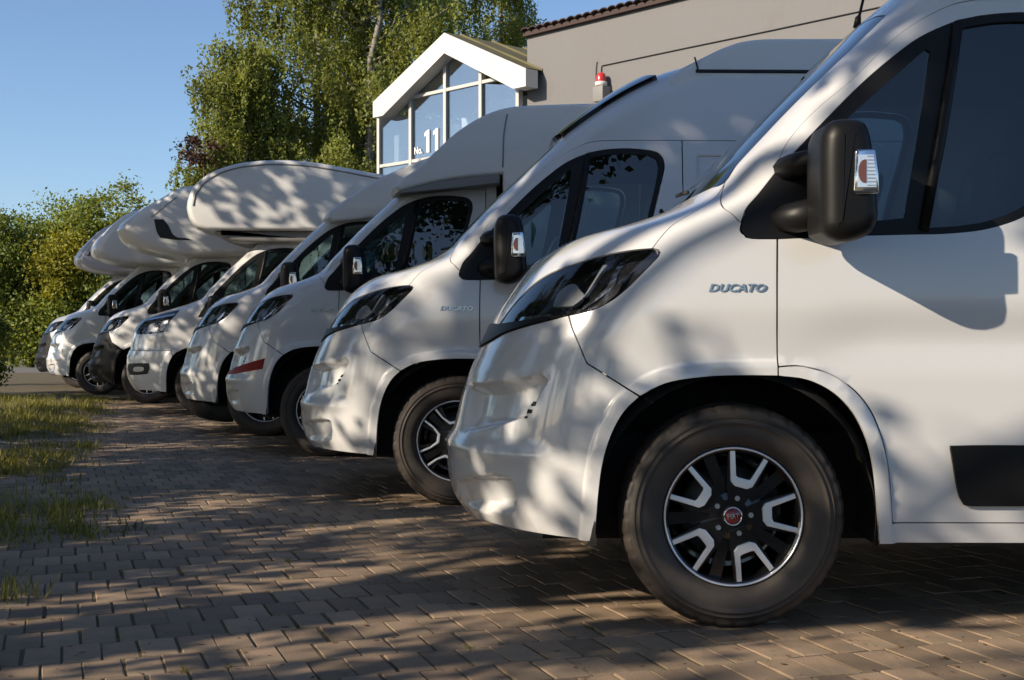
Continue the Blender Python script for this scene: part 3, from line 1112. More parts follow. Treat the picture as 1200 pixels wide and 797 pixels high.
    # --- mirrors
    for sgn in (-1, 1):
        out = [(.196, 1.26), (.20, 1.52), (.213, 1.552), (.235, 1.565), (.30, 1.568), (.326, 1.555), (.343, 1.51), (.352, 1.43), (.361, 1.34), (.363, 1.27), (.345, 1.235), (.30, 1.212), (.245, 1.208), (.20, 1.235)]
        if transit:
            out = [(.10 + (x - .187) * .8, 1.14 + (z - 1.21) * .72) for x, z in out]
        pr = catmull(out + [out[0]], .02)[:-1]
        ya, yb2 = (-1.315, -1.07)
        me = profile_block(pr, ya, yb2, .055, 'wing_mirror', steps=6, stations=(-.05, .03))
        # the shell narrows towards its outer end and leans back
        co = np.array([v.co[:] for v in me.vertices])
        me.vertices.foreach_set('co', np.stack([co[:, 0] + (-1.07 - co[:, 1]) * .03 * (1 if not transit else .5), co[:, 1], co[:, 2]], 1).ravel())
        me.update()
        ym = .10 if transit else 0.
        if sgn > 0:
            me = mirror_y(me)
        mi = T.add('wing_mirror', me, 'black_plastic')
        am = MB()
        zz = 1.42 if not transit else 1.27
        am.tube([(.15, sgn * .92, zz + .03), (.185, sgn * 1.0, zz + .045), (.24, sgn * 1.10, zz + .05)], [.045, .043, .04], 10)
        am.tube([(.12, sgn * .93, zz - .12), (.17, sgn * 1.01, zz - .12), (.24, sgn * 1.10, zz - .11)], [.05, .05, .05], 10)
        T.add('mirror_arm', am.mesh('mirror_arm', True), 'black_plastic', mi)
        if not transit:
            ind = MB().prism([(.286, 1.350), (.291, 1.467), (.297, 1.472), (.348, 1.472), (.358, 1.40), (.360, 1.345), (.296, 1.341)], sgn * 1.308, sgn * 1.322).mesh('indicator_lamp')
            T.add('indicator_lamp', bevelled(ind, .004), 'chrome', mi)
            T.add('indicator_lens', MB().prism([(.296, 1.362), (.298, 1.456), (.342, 1.456), (.350, 1.40), (.351, 1.362)], sgn * 1.32, sgn * 1.3245).mesh('indicator_lens'), 'indicator_clear', mi)
            cx_, cz_ = .316, 1.408
            T.add('indicator_bulb', MB().prism([(cx_ + (0 if i in (0, 8) else -.018 * math.sin(math.pi * i / 8)), cz_ - .034 * math.cos(math.pi * i / 8)) for i in range(9)] + [(cx_ + .006, cz_ + .034), (cx_ + .006, cz_ - .034)], sgn * 1.3235, sgn * 1.3260).mesh('indicator_bulb'), 'indicator_amber', mi)
            rb = MB()
            for i in range(9):
                z0 = 1.366 + i * .0105
                rb.box(.324, .349 - i * .0006, sgn * 1.3238, sgn * 1.3262, z0, z0 + .003)
            T.add('indicator_rib', rb.mesh('indicator_rib'), 'lamp_reflector', mi)
    # --- skin behind the doors
    if van:
        rx = 4.035
        rear_arch = [(rx + .44 * math.cos(t), .36 + .445 * math.sin(t)) for t in np.linspace(0, math.pi, 25)]
        rear_arch = [(rx + .44, .34)] + rear_arch + [(rx - .44, .34)]
        side = [[(1.245, .34), (1.245, 2.014)], [(1.245, 2.014), (5.0, 2.014)], [(5.0, 2.014), (5.0, .34)], [(5.0, .34), rear_arch[0]], rear_arch, [rear_arch[-1], (1.245, .34)]]
        a, b2 = panel(S, side, grid=.12, name='side_panel')
        T.add('side_panel', a, 'white_paint')
        T.add('side_panel', b2, 'white_paint')
        sill = [rev(ARCH_R), [(.127, .805), (.127, .834)], rev(D_LOW), rev(D_BOT), [(1.245, .34), (3.58, .34)], [(3.58, .34), (3.58, .268)], [(3.58, .268), (.452, .276)]]
        roof_end = [[('Q', -1.2, 2.06), ('Q', -1.2, 2.5295)], [('Q', -1.2, 2.5295), ('Q', 0, 2.5295)], [('Q', 0, 2.5295), (5.0, 2.5295)], [(5.0, 2.5295), (5.0, 2.014)], [(5.0, 2.014), (1.245, 2.014)]]
    else:
        sill = [rev(ARCH_R), [(.127, .805), (.127, .834)], rev(D_LOW), rev(D_BOT), [(1.245, .34), (1.33, .34)], [(1.33, .34), (1.33, .27)], [(1.33, .27), (.452, .276)]]
        roof_end = [[('Q', -1.2, 2.06), ('Q', -1.2, 2.13)], [('Q', -1.2, 2.13), ('Q', 0, 2.13)], [('Q', 0, 2.13), (1.33, 2.13)], [(1.33, 2.13), (1.33, .34)], [(1.33, .34), (1.245, .34)], rev(D_REAR)]
    a, b2 = panel(S, sill, grid=.03, gridx=.06, name='sill', step=.015, lines=() if transit else arch_lines(S))
    T.add('sill', a, 'white_paint')
    T.add('sill', b2, 'white_paint')
    T.add('cab_roof', panel(S, [F_CUT, WS_E, WS_T] + roof_end + [rev(D_TOP), rev(D_F2), S_UP], grid=.045, gridx=.06, both=True, name='cab_roof'), 'white_paint')
    if van:
        Qs = np.concatenate([np.linspace(-1.2, 0, 24), np.linspace(.05, 3.1, 8)])
        E1 = S.base(Qs, np.full(Qs.shape, 2.5294))
        V = np.concatenate([E1, E1 * [1, -1, 1]])
        n = len(Qs)
        T.add('roof', MB().add(V, [(i, i + 1, n + i + 1, n + i) for i in range(1, n - 1)] + [(0, 1, n + 1)]).mesh('roof', True), 'white_paint')
        zz = np.concatenate([np.linspace(.34, 2.3, 12), np.linspace(2.36, 2.529, 8)])
        wv = np.interp(zz, S.g, S.W)
        V = [(5.0, -w_, z_) for w_, z_ in zip(wv, zz)] + [(5.0, w_, z_) for w_, z_ in zip(wv, zz)]
        n = len(zz)
        T.add('rear_door', MB().add(V, [(i, i + 1, n + i + 1, n + i) for i in range(n - 1)]).mesh('rear_door'), 'white_paint')
    # --- lower body, wheel wells, cabin
    ub = MB().box(-.60, 4.9, -.66, .66, .24, .60).box(-.55, 4.9, -.93, .93, .86, .90).box(.62, 3.4, -.95, .95, .30, .86).box(-.56, -.50, -.80, .80, .32, .95)
    T.add('underbody', ub.mesh('underbody'), 'underbody')
    for cx in (0., 4.035):
        for sgn in (-1, 1):
            b = MB()
            prof = [(.445, -.99), (.47, -.96), (.475, -.58), (.0, -.57)]
            V, Fc = [], []
            N_ = 30
            for i in range(N_ + 1):
                t = R(-12) + R(204) * i / N_
                for r, y in prof:
                    V.append((cx + r * math.cos(t), -sgn * y * -1, .36 + r * math.sin(t)))
            for i in range(N_):
                for k in range(3):
                    Fc.append((i * 4 + k, i * 4 + k + 1, i * 4 + 5 + k, i * 4 + 4 + k))
            b.add(V, Fc)
            T.add('wheel_arch_liner', b.mesh('wheel_arch_liner', True), 'underbody')
            make_wheel(T, cx, sgn, style, full and cx == 0)
    cab = MB().box(1.55, 1.6, -.93, .93, .9, 1.97)
    cab.add([(-.3, -.85, .95), (-.3, .85, .95), (.02, -.9, 1.32), (.02, .9, 1.32), (.32, -.9, 1.30), (.32, .9, 1.30), (.40, -.9, 1.0), (.40, .9, 1.0)], [(0, 1, 3, 2), (2, 3, 5, 4), (4, 5, 7, 6)])
    T.add('dashboard', cab.mesh('dashboard'), 'interior')
    hl = MB().add([(.80, -.86, 1.985), (.80, .86, 1.985), (1.58, -.895, 1.985), (1.58, .895, 1.985)], [(0, 1, 3, 2)])
    T.add('headlining', hl.mesh('headlining'), 'interior')
    for sgn in (-1, 1):
        sb = MB()
        T_s = T.add('seat', rbox(.72, 1.24, sgn * .24, sgn * .74, 1.0, 1.14, .05, 'seat'), 'seat_fabric')
        bk = rbox(-.06, .07, sgn * .26, sgn * .72, 0, .62, .05, 'backrest')
        bk.transform(Matrix.Translation((1.22, 0, 1.08)) @ Matrix.Rotation(R(14), 4, 'Y'))
        T.add('backrest', bk, 'seat_fabric', T_s)
        hr = rbox(-.05, .05, sgn * .37, sgn * .61, 0, .2, .045, 'headrest')
        hr.transform(Matrix.Translation((1.385, 0, 1.70)) @ Matrix.Rotation(R(10), 4, 'Y'))
        T.add('headrest', hr, 'seat_fabric', T_s)
    th = [2 * math.pi * i / 24 for i in range(25)]
    sw = MB().tube([(.50 + .19 * math.cos(t) * .42, -.49 + .19 * math.sin(t), 1.33 + .19 * math.cos(t) * .9) for t in th], .014, 6, False)
    sw.tube([(.5, -.49, 1.33), (.36, -.49, 1.2)], .025, 6)
    sw.box(.485, .505, -.66, -.32, 1.31, 1.35)
    T.add('steering_wheel', sw.mesh('steering_wheel', True), 'interior')
    # wipers on the scuttle
    wp = MB()
    for y0, y1 in ((.1, .72), (-.55, .02)):
        A1 = S.base(np.array([S.q(('y', max(abs(y0), .02), 1.415))[0]]), np.array([1.415]))[0]
        pts = []
        for t in np.linspace(0, 1, 6):
            yy = y0 + (y1 - y0) * t
            z = 1.42 + .05 * t
            q_ = S.q(('y', max(.01, abs(yy)), z))[0]
            p = S.base(np.array([q_]), np.array([z]))[0]
            pts.append((p[0] - .018, yy, z + .012))
        wp.tube(pts, .008, 6)
    T.add('wiper', wp.mesh('wiper', True), 'black_rubber')
    return T, fl


SV = Surf(VAN)
SV.disp = van_disp
ST = Surf(TRANSIT)
ST.disp = transit_disp


def bumper_vents(S):
    out = []
    for x, z, k in ((-.636, .712, .75), (-.648, .687, .7), (-.659, .668, .4)):
        P = [[(x - .010 * k, z - .009 * k), (x + .008 * k, z - .007 * k)], [(x + .008 * k, z - .007 * k), (x + .013 * k, z + .009 * k)], [(x + .013 * k, z + .009 * k), (x - .005 * k, z + .008 * k)], [(x - .005 * k, z + .008 * k), (x - .010 * k, z - .009 * k)]]
        out.append(panel(S, P, grid=.02, off=.004, inset=0, depth=.012, name='bumper_vent'))
    return out


T_VAN, _ = build_cab(SV, van=True, full=True, style=0)
T_VAN2, _ = build_cab(SV, van=True, full=True, style=1)
T_COACH, _ = build_cab(SV, van=False, full=False, style=1)
T_FORD, _ = build_cab(ST, transit=True, van=False, full=False, style=1)
VENTS = bumper_vents(SV)

badge_me = text_mesh('DUCATO', .034, .0015, shear=.28, name='model_badge', bold=.0006, sx=1.22)
badge_me.transform(Matrix.Translation((-.004, -1.0315, 1.080)) @ Matrix.Rotation(R(-.6), 4, 'Z') @ Matrix.Rotation(R(90), 4, 'X'))


def finish_van(root, parts, badge=True):
    bump = [o for o in parts if o is not None and o.name.startswith('front_bumper')][0]
    for l, r_ in VENTS:
        obj('bumper_vent', l, 'black_plastic', bump)
        obj('bumper_vent', r_, 'black_plastic', bump)
    if badge:
        fe = [o for o in parts if o is not None and o.name.startswith('fender')][0]
        obj('model_badge', badge_me, 'badge_steel', fe)


ROW = 'campers and motorhomes parked in a row'
# 1 nearest panel van
v1 = tag(empty('camper_van', (.705, 5.075, 0)), 'nearest white camper van, in front with black and silver alloy wheel', 'camper van', ROW)
finish_van(v1, T_VAN.put(v1))
obj('antenna', MB().tube([(.66, .05, 2.15), (.665, .05, 2.19), (.67, .05, 2.2), (.80, .05, 2.75)], [.016, .012, .006, .003], 8).mesh('antenna', True), 'black_plastic', v1)

# 2 high-roof van with dark roof window and pop-up roof
v2 = tag(empty('camper_van', (-.33, 8.05, 0), .03), 'white camper van with dark roof window and raised roof hood, directly behind the nearest van', 'camper van', ROW)
finish_van(v2, T_VAN2.put(v2))
obj('roof_window', panel(SV, [[('y', -.77, 2.05), ('y', -.765, 2.2), ('y', -.74, 2.385)], [('y', -.74, 2.385), ('y', -.4, 2.43), ('Q', -1.2, 2.445)], [('Q', -1.2, 2.445), ('Q', -1.2, 2.08)], [('Q', -1.2, 2.08), ('y', -.5, 2.065), ('y', -.77, 2.05)]], grid=.05, off=.028, inset=0, depth=.03, both=True, name='roof_window'), 'dark_glass', v2)
hood_prof = smooth_profile([[(1.03, 2.30), (1.09, 2.375), (1.20, 2.45), (1.30, 2.495), (1.42, 2.545), (1.53, 2.578), (1.66, 2.595), (1.9, 2.60), (3.6, 2.60), (3.9, 2.58)], [(3.9, 2.58), (4.0, 2.30)], [(4.0, 2.30), (1.03, 2.30)]])
obj('roof_hood', profile_block(hood_prof, -.86, .86, .035, 'roof_hood', nose=(.12, 2.0, 1.0, 3), stations=(-.6, -.3, 0, .3, .6)), 'coach_paint', v2)
seal = smooth_profile([[(1.33, 2.40), (4.0, 2.40)], [(4.0, 2.40), (4.0, 2.425)], [(4.0, 2.425), (1.33, 2.42)], [(1.33, 2.42), (1.33, 2.40)]])
obj('roof_seal', profile_block(seal, -.868, .868, .008, 'roof_seal', stations=(-.6, -.3, 0, .3, .6)), 'black_rubber', v2)
obj('roof_seam', MB().tube([(1.345, -.8635, 2.41), (1.337, -.8625, 2.44), (1.33, -.861, 2.47), (1.326, -.853, 2.488)], .005, 6).mesh('roof_seam', True), 'black_rubber', v2)
# pressed window field in the sliding side
fr = MB()
for a, b in (((1.33, 1.93), (2.1, 1.93)), ((1.33, 1.93), (1.33, 1.3)), ((1.33, 1.3), (2.1, 1.3)), ((2.1, 1.93), (2.1, 1.3))):
    fr.tube([(a[0], -np.interp(a[1], SV.g, SV.W) - .001, a[1]), (b[0], -np.interp(b[1], SV.g, SV.W) - .001, b[1])], .006, 6)
obj('window_rail', fr.mesh('window_rail', True), 'silver_paint', v2)


def coach(root, prof_segs, W, r, nose, paint='coach_paint', steps=5, name='coach_body'):
    prof = smooth_profile(prof_segs, .05)
    me = profile_block(prof, -W, W, r, name, steps=steps, nose=nose, stations=(-.8 * W, -.5 * W, 0, .5 * W, .8 * W))
    # smooth only the soft parts: keep crisp where the faces turn sharply
    o = obj(name, me, paint, root)
    return o


def coach_extras(root, W):
    """side windows, entrance and rear details of the living part (mostly hidden behind the neighbours)"""
    for x0, x1, z0, z1 in ((2.3, 3.3, 1.55, 2.15), (4.2, 5.0, 1.55, 2.15)):
        for sgn in (-1, 1):
            f = obj('side_window', rbox(x0, x1, sgn * W, sgn * (W + .025), z0, z1, .012, 'side_window'), 'grey_plastic', root)
            obj('window_pane', rbox(x0 + .04, x1 - .04, sgn * (W + .02), sgn * (W + .03), z0 + .04, z1 - .04, .004, 'window_pane'), 'dark_glass', f)
    obj('skirt', MB().box(1.5, 5.9, -W + .03, W - .03, .28, .52).mesh('skirt'), 'grey_plastic', root)


# 3 motorhome with the red stripe, low pod over the cab
v3 = tag(empty('motorhome', (-1.39, 10.95, 0), -.06), 'white motorhome with red stripe on its bumper and sloping grey edged cab pod', 'motorhome', ROW)
p3 = T_COACH.put(v3, lift=.045)
finish_van(v3, p3)
bump3 = [o for o in p3 if o is not None and o.name.startswith('front_bumper')][0]
st_l, st_r = panel(SV, [[(-.455, .715), (-.60, .678), (-.74, .637), ('y', -.5, .603), ('y', -.2, .575)], [('y', -.2, .575), ('y', -.2, .568)], [('y', -.2, .568), ('y', -.5, .575), (-.74, .588), (-.60, .612), (-.475, .632)], [(-.475, .632), (-.455, .715)]], grid=.02, off=.003, inset=0, depth=.003, name='red_stripe')
obj('red_stripe', st_l, 'stripe_red', bump3)
obj('red_stripe', st_r, 'stripe_red', bump3)
coach(v3, [[(.445, 2.025), (.425, 2.06), (.46, 2.11), (.60, 2.205), (.76, 2.34), (.95, 2.48), (1.2, 2.60), (1.42, 2.655), (1.7, 2.67), (2.6, 2.68), (5.8, 2.68)], [(5.8, 2.68), (5.9, 2.6), (5.92, .4)], [(5.92, .4), (1.36, .4)], [(1.36, .4), (1.36, 2.15)], [(1.36, 2.15), (1.0, 2.125), (.72, 2.09), (.445, 2.025)]], 1.13, .03, (.16, 1.7, 1.2, 2.5))
obj('pod_trim', profile_block(smooth_profile([[(.455, 2.034), (.72, 2.094), (1.0, 2.128), (1.33, 2.153)], [(1.33, 2.153), (1.33, 2.085)], [(1.33, 2.085), (1.05, 2.06), (.75, 2.035), (.455, 2.012)], [(.455, 2.012), (.455, 2.034)]], .05), -1.115, 1.115, .008, 'pod_trim', nose=(.16, 1.7, 1.2, 2.5), stations=(-.8, -.5, 0, .5, .8)), 'grey_plastic', v3)
coach_extras(v3, 1.13)

# 4 motorhome with a small rounded pod
v4 = tag(empty('motorhome', (-2.30, 13.0, 0)), 'white motorhome with small rounded cab pod, directly behind the red striped one', 'motorhome', ROW)
finish_van(v4, T_COACH.put(v4, lift=.035))
coach(v4, [[(.50, 1.985), (.445, 2.02), (.47, 2.08), (.56, 2.145), (.70, 2.24), (.9, 2.35), (1.1, 2.43), (1.35, 2.52), (1.7, 2.62), (2.2, 2.68), (5.8, 2.70)], [(5.8, 2.70), (5.9, 2.6), (5.92, .4)], [(5.92, .4), (1.36, .4)], [(1.36, .4), (1.36, 2.06)], [(1.36, 2.06), (1.0, 2.03), (.70, 2.0), (.50, 1.985)]], 1.10, .035, (.16, 1.7, 1.2, 2.5))
obj('lower_spoiler', profile_block(smooth_profile([[(-.93, .30), (-.90, .20), (-.8, .13), (-.5, .12)], [(-.5, .12), (-.44, .28)], [(-.44, .28), (-.93, .30)]], .03), -.8, .8, .03, 'lower_spoiler', nose=(.35, -.2, .6, 2.2), stations=(-.6, -.3, 0, .3, .6)), 'black_plastic', v4)
coach_extras(v4, 1.10)

# 5 large plain alcove on a different van front
v5 = tag(empty('motorhome', (-3.61, 16.15, 0)), 'white motorhome with large plain alcove and black fog lamp surround', 'motorhome', ROW)
p5 = T_FORD.put(v5)
f_l, f_r = panel(ST, [[(-.955, .60), (-.80, .612), (-.645, .612)], [(-.645, .612), (-.640, .55), (-.664, .488)], [(-.664, .488), (-.80, .474), (-.92, .472)], [(-.92, .472), (-.965, .53), (-.955, .60)]], grid=.03, off=.006, inset=0, depth=.01, name='fog_lamp_surround')
fi_l, fi_r = panel(ST, [[(-.84, .565), (-.76, .572), (-.71, .565)], [(-.71, .565), (-.70, .54), (-.72, .52)], [(-.72, .52), (-.80, .512), (-.85, .515)], [(-.85, .515), (-.86, .54), (-.84, .565)]], grid=.03, off=.012, inset=0, depth=.008, name='fog_lamp')
b5 = [o for o in p5 if o is not None and o.name.startswith('front_bumper')][0]
for a, b in ((f_l, fi_l), (f_r, fi_r)):
    obj('fog_lamp_surround', a, 'black_plastic', b5)
    obj('fog_lamp', b, 'lamp_reflector', b5)
coach(v5, [[(-.30, 2.44), (-.275, 2.58), (-.20, 2.70), (-.05, 2.81), (.22, 2.905), (.52, 2.955), (.90, 2.975), (1.25, 2.955), (1.6, 2.90), (2.17, 2.80), (3.2, 2.74), (5.8, 2.72)], [(5.8, 2.72), (5.9, 2.6), (5.92, .4)], [(5.92, .4), (1.36, .4)], [(1.36, .4), (1.36, 2.16)], [(1.36, 2.16), (.6, 2.16), (-.06, 2.165)], [(-.06, 2.165), (-.19, 2.21), (-.27, 2.31), (-.30, 2.44)]], 1.15, .045, (.16, .9, 1.2, 3))
obj('alcove_floor', profile_block(smooth_profile([[(.02, 2.16), (.16, 2.07), (.4, 2.03), (1.3, 2.02)], [(1.3, 2.02), (1.3, 2.17)], [(1.3, 2.17), (.02, 2.16)]], .05), -1.04, 1.04, .05, 'alcove_floor', nose=(.16, .9, 1.2, 3), stations=(-.8, -.4, 0, .4, .8)), 'grey_plastic', v5)
coach_extras(v5, 1.15)


def edge_trim(root, pts, W, nose, r=.007, m='grey_plastic'):
    kx, xn, L, pw = nose
    P = [(x + kx * float(smooth01(np.array((xn - x) / L))), -W - .001, z) for x, z in catmull(pts, .06)]
    obj('edge_trim', MB().tube(P, r, 6).mesh('edge_trim', True), m, root)


edge_trim(v5, [(-.24, 2.44), (-.215, 2.56), (-.15, 2.66), (-.02, 2.76), (.23, 2.85), (.52, 2.90), (.90, 2.92), (1.25, 2.90), (1.6, 2.845), (2.17, 2.745), (3.2, 2.685)], 1.15, (.16, .9, 1.2, 3), .009)
edge_trim(v3, [(1.40, 2.60), (1.37, 2.45), (1.36, 2.2)], 1.13, (.16, 1.7, 1.2, 2.5), .006)

# 6 alcove with dark swoosh
v6 = tag(empty('motorhome', (-5.12, 18.85, 0), .08), 'motorhome with black front bumper and dark swoosh on its alcove', 'motorhome', ROW)
finish_van(v6, T_COACH.put(v6, swap={'front_bumper': 'bumper_black'}), badge=False)
coach(v6, [[(-.55, 2.40), (-.50, 2.50), (-.34, 2.63), (-.14, 2.75), (.06, 2.84), (.35, 2.96), (.75, 3.02), (1.3, 3.02), (2.2, 2.95), (5.8, 2.9)], [(5.8, 2.9), (5.9, 2.7), (5.92, .4)], [(5.92, .4), (1.36, .4)], [(1.36, .4), (1.36, 2.05)], [(1.36, 2.05), (.8, 2.02), (.3, 2.03), (-.05, 2.08), (-.32, 2.15), (-.48, 2.26), (-.55, 2.40)]], 1.15, .11, (.30, .9, 1.3, 2.6))
sw6 = [(-.14, 2.53), (.03, 2.53), (.14, 2.44), (.22, 2.33), (.32, 2.285), (.5, 2.272), (.62, 2.245), (.3, 2.25), (-.02, 2.275), (-.08, 2.34)]
gp = catmull(sw6[:2], .05) + catmull(sw6[1:7], .03) + catmull(sw6[6:9], .05) + catmull(sw6[8:] + [sw6[0]], .03)[:-1]
gp = [p for i, p in enumerate(gp) if i == 0 or math.dist(p, gp[i - 1]) > 1e-3]
gv = [(x + .30 * float(smooth01(np.array((.9 - x) / 1.3))), y, z) for x, y, z in MB().prism(gp, -1.154, -1.148).V]
obj('dark_graphic', MB().add(gv, MB().prism(gp, -1.154, -1.148).F).mesh('dark_graphic'), 'graphic_dark', v6)
coach_extras(v6, 1.15)
edge_trim(v6, [(-.18, 2.56), (-.02, 2.66), (.15, 2.76), (.3, 2.83)], 1.15, (.30, .9, 1.3, 2.6), .006)

# 7 pale alcove
v7 = tag(empty('motorhome', (-6.72, 21.6, 0), .12), 'white bumpered motorhome with slim alcove, second from the far end of the row', 'motorhome', ROW)
finish_van(v7, T_COACH.put(v7, lift=.02), badge=False)
alc7 = [[(-.24, 2.34), (-.18, 2.45), (0, 2.63), (.26, 2.82), (.53, 2.93), (.9, 3.0), (1.5, 3.0), (2.2, 2.95), (5.8, 2.9)], [(5.8, 2.9), (5.9, 2.7), (5.92, .4)], [(5.92, .4), (1.36, .4)], [(1.36, .4), (1.36, 2.05)], [(1.36, 2.05), (.8, 2.05), (.3, 2.07), (0, 2.12), (-.16, 2.18), (-.23, 2.25), (-.24, 2.34)]]
coach(v7, alc7, 1.15, .11, (.30, .9, 1.3, 2.6))
coach_extras(v7, 1.15)

# 8 last one
v8 = tag(empty('motorhome', (-7.9, 24.35, 0), .08), 'last motorhome at the far end of the row, dark graphics on its alcove', 'motorhome', ROW)
finish_van(v8, T_COACH.put(v8, swap={'front_bumper': 'bumper_black', 'bonnet': 'pale_grey_paint', 'fender': 'pale_grey_paint', 'cab_roof': 'pale_grey_paint'}), badge=False)
coach(v8, alc7, 1.15, .11, (.30, .9, 1.3, 2.6), 'pale_grey_paint')
for q in ([(.02, 2.47), (.16, 2.60), (.36, 2.75), (.52, 2.77), (.30, 2.60), (.15, 2.49)], [(-.06, 2.37), (.0, 2.44), (.12, 2.46), (.06, 2.38)]):
    gv = [(x + .30 * float(smooth01(np.array((.9 - x) / 1.3))), y, z) for x, y, z in MB().prism(q, -1.154, -1.148).V]
    obj('dark_graphic', MB().add(gv, MB().prism(q, -1.154, -1.148).F).mesh('dark_graphic'), 'graphic_dark', v8)
coach_extras(v8, 1.15)

# ------------------------------------------------------------------ building: gabled glass front and rendered wall
BROT = math.atan2(-.735, .68)
gb = tag(empty('gable_building', (.22, 26.0, 0), BROT), 'gabled building front glazed in white frames under a white fascia, number 11 in the glass', 'building')
cs = -2.05
hw = 2.5
fas = MB()
outer = [(cs - hw, 5.84), (cs - hw, 6.19), (cs, 7.32), (cs + hw, 6.19), (cs + hw, 5.84), (cs + hw - .36, 5.84), (cs, 6.89), (cs - hw + .36, 5.84)]
fas.prism(outer, -.35, -.02)
obj('fascia', fas.mesh('fascia'), 'white_fascia', gb)
for nm, sg in (('roof', -1), ('roof', 1)):
    rb = MB()
    prev = None
    N_ = 14
    x0, z0, x1, z1 = cs, 7.30, cs + sg * hw, 6.17
    for j in range(2):
        pass
    V, Fc = [], []
    nx = 60
    for i in range(nx + 1):
        y = -.33 + (8.3) * i / nx
        dz = .0
        V += [(x0, y, z0 + .035), (x1, y, z1 + .035), (x0, y, z0 - .03), (x1, y, z1 - .03)]
    for i in range(nx):
        a = i * 4
        Fc += [(a, a + 1, a + 5, a + 4), (a + 2, a + 6, a + 7, a + 3)]
    ob = obj('roof', MB().add(V, Fc).mesh('roof'), 'roof_sheet', gb)
    rib = MB()
    for i in range(9):
        y = .1 + i * .92
        rib.box(min(x0, x1), max(x0, x1), y, y + .05, 0, .001)
        k = len(rib.V) - 8
        for q in range(8):
            x, yy, z = rib.V[k + q]
            t = (x - x0) / (x1 - x0)
            rib.V[k + q] = (x, yy, z0 + (z1 - z0) * t + (.035 if z == 0 else .075))
    obj('roof_rib', rib.mesh('roof_rib'), 'roof_sheet', ob)['kind'] = 'stuff'
cols = [-4.75, -3.58, -2.39, -1.24, -.11]


def gz(x):
    return 6.89 - abs(x - cs) * (6.89 - 5.84) / (hw - .36) + .03


for i, x in enumerate(cols):
    obj('window_post', MB().box(x - .045, x + .045, -.06, .06, 0, max(5.85, gz(x)) + .05).mesh('window_post'), 'window_frame', gb)
rows = [.4, 2.6, 4.79, 6.20]
for z in rows:
    for i in range(4):
        xa, xb = cols[i] + .045, cols[i + 1] - .045
        if z > 6:
            lo_x, hi_x = cs - (6.92 - 6.2) / .49, cs + (6.92 - 6.2) / .49
            xa, xb = max(xa, lo_x), min(xb, hi_x)
            if xb - xa < .05:
                continue
        obj('window_rail', MB().box(xa, xb, -.05, .05, z - .035, z + .035).mesh('window_rail'), 'window_frame', gb)
glass_mat('facade_glass', (.80, .86, .89), 1.0, ior=2.4)
for i in range(4):
    xa, xb = cols[i] + .045, cols[i + 1] - .045
    for j in range(3):
        z0, z1 = rows[j] + .035, rows[j + 1] - .035
        P = [(xa, z0), (xb, z0), (xb, min(z1, gz(xb))), (xa, min(z1, gz(xa)))]
        if i in (0, 3) and j == 2:
            P = [(xa, z0), (xb, z0), (xb, min(z1, gz(xb))), (xa, min(z1, gz(xa)))]
        obj('window_pane', MB().prism(P, -.006, .006).mesh('window_pane'), 'facade_glass', gb)
    P = [(xa, 6.235), (xb, 6.235), (xb, gz(xb)), (xa, gz(xa))]
    if i in (1, 2):
        if abs(xa - cs) < abs(xb - cs):
            pass
        P = [(xa, 6.235), (xb, 6.235), (xb, max(6.24, gz(xb))), (cs, 6.92), (xa, max(6.24, gz(xa)))] if xa < cs < xb else P
        obj('window_pane', MB().prism(P, -.006, .006).mesh('window_pane'), 'facade_glass', gb)
core = MB().box(-4.7, -.15, 2.4, 2.5, 0, 6.4).box(-4.7, -.15, .1, 3.4, 4.42, 4.50).box(-4.7, -.15, .1, 3.4, 2.0, 2.1)
core.box(-4.82, -4.74, .08, 3.5, 0, 6.0).box(-.12, -.04, .3, 3.5, 0, 6.0)
obj('inner_wall', core.mesh('inner_wall'), 'facade_inside', gb)
blind = MB().box(-4.55, -4.38, .25, .3, 4.85, 5.5)
obj('blind', blind.mesh('blind'), 'white_fascia', gb)
me = text_mesh('No.', .22, .004, name='house_number', bold=.006, sx=.85)
me.transform(Matrix.Translation((-3.33, -.02, 5.0)) @ Matrix.Rotation(R(90), 4, 'X'))
obj('house_number', me, 'number_white', gb)
for x in (-3.0, -2.70):
    one = [(x - .045, 4.93), (x + .055, 4.93), (x + .055, 5.42), (x - .02, 5.42), (x - .115, 5.36), (x - .115, 5.28), (x - .045, 5.31)]
    obj('house_number', MB().prism(one, -.024, -.016).mesh('house_number'), 'number_white', gb)

hb = tag(empty('grey_building', (.22, 26.0, 0), BROT), 'grey rendered building wall with dark tiled roof edge, right of the glazed gable', 'building')
obj('wall', MB().box(0, 16, .12, 6, 0, 7.03).mesh('wall'), 'render_wall', hb)
tile = MB()
th = [math.pi * i / 8 for i in range(9)]
V = [(-.10 + .0 + .105 * (1 - math.cos(t)) - .005, y, .055 * math.sin(t)) for y in (-.06, .62) for t in th]
V += [(v[0], v[1], v[2] - .022) for v in V]
Fc = [(i, i + 1, i + 10, i + 9) for i in range(8)] + [(i + 18, i + 27, i + 28, i + 19) for i in range(8)] + [(i, i + 18, i + 19, i + 1) for i in range(8)]
tile_me = MB().add(V, Fc).mesh('roof_tile', True)
for i in range(74):
    o = obj('roof_tile', tile_me, 'roof_tile', hb, (.1 + i * .215, 0, 7.045 + random.uniform(-.006, .006)), (R(-3 + random.uniform(-1, 1)), 0, R(random.uniform(-1.5, 1.5))))
obj('eaves_board', MB().box(-.02, 16, .02, .118, 6.95, 7.04).mesh('eaves_board'), 'roof_tile', hb)
obj('roof', MB().add([(-.02, .1, 7.03), (16, .1, 7.03), (16, 6, 7.4), (-.02, 6, 7.4)], [(0, 1, 2, 3)]).mesh('roof'), 'roof_tile', hb)

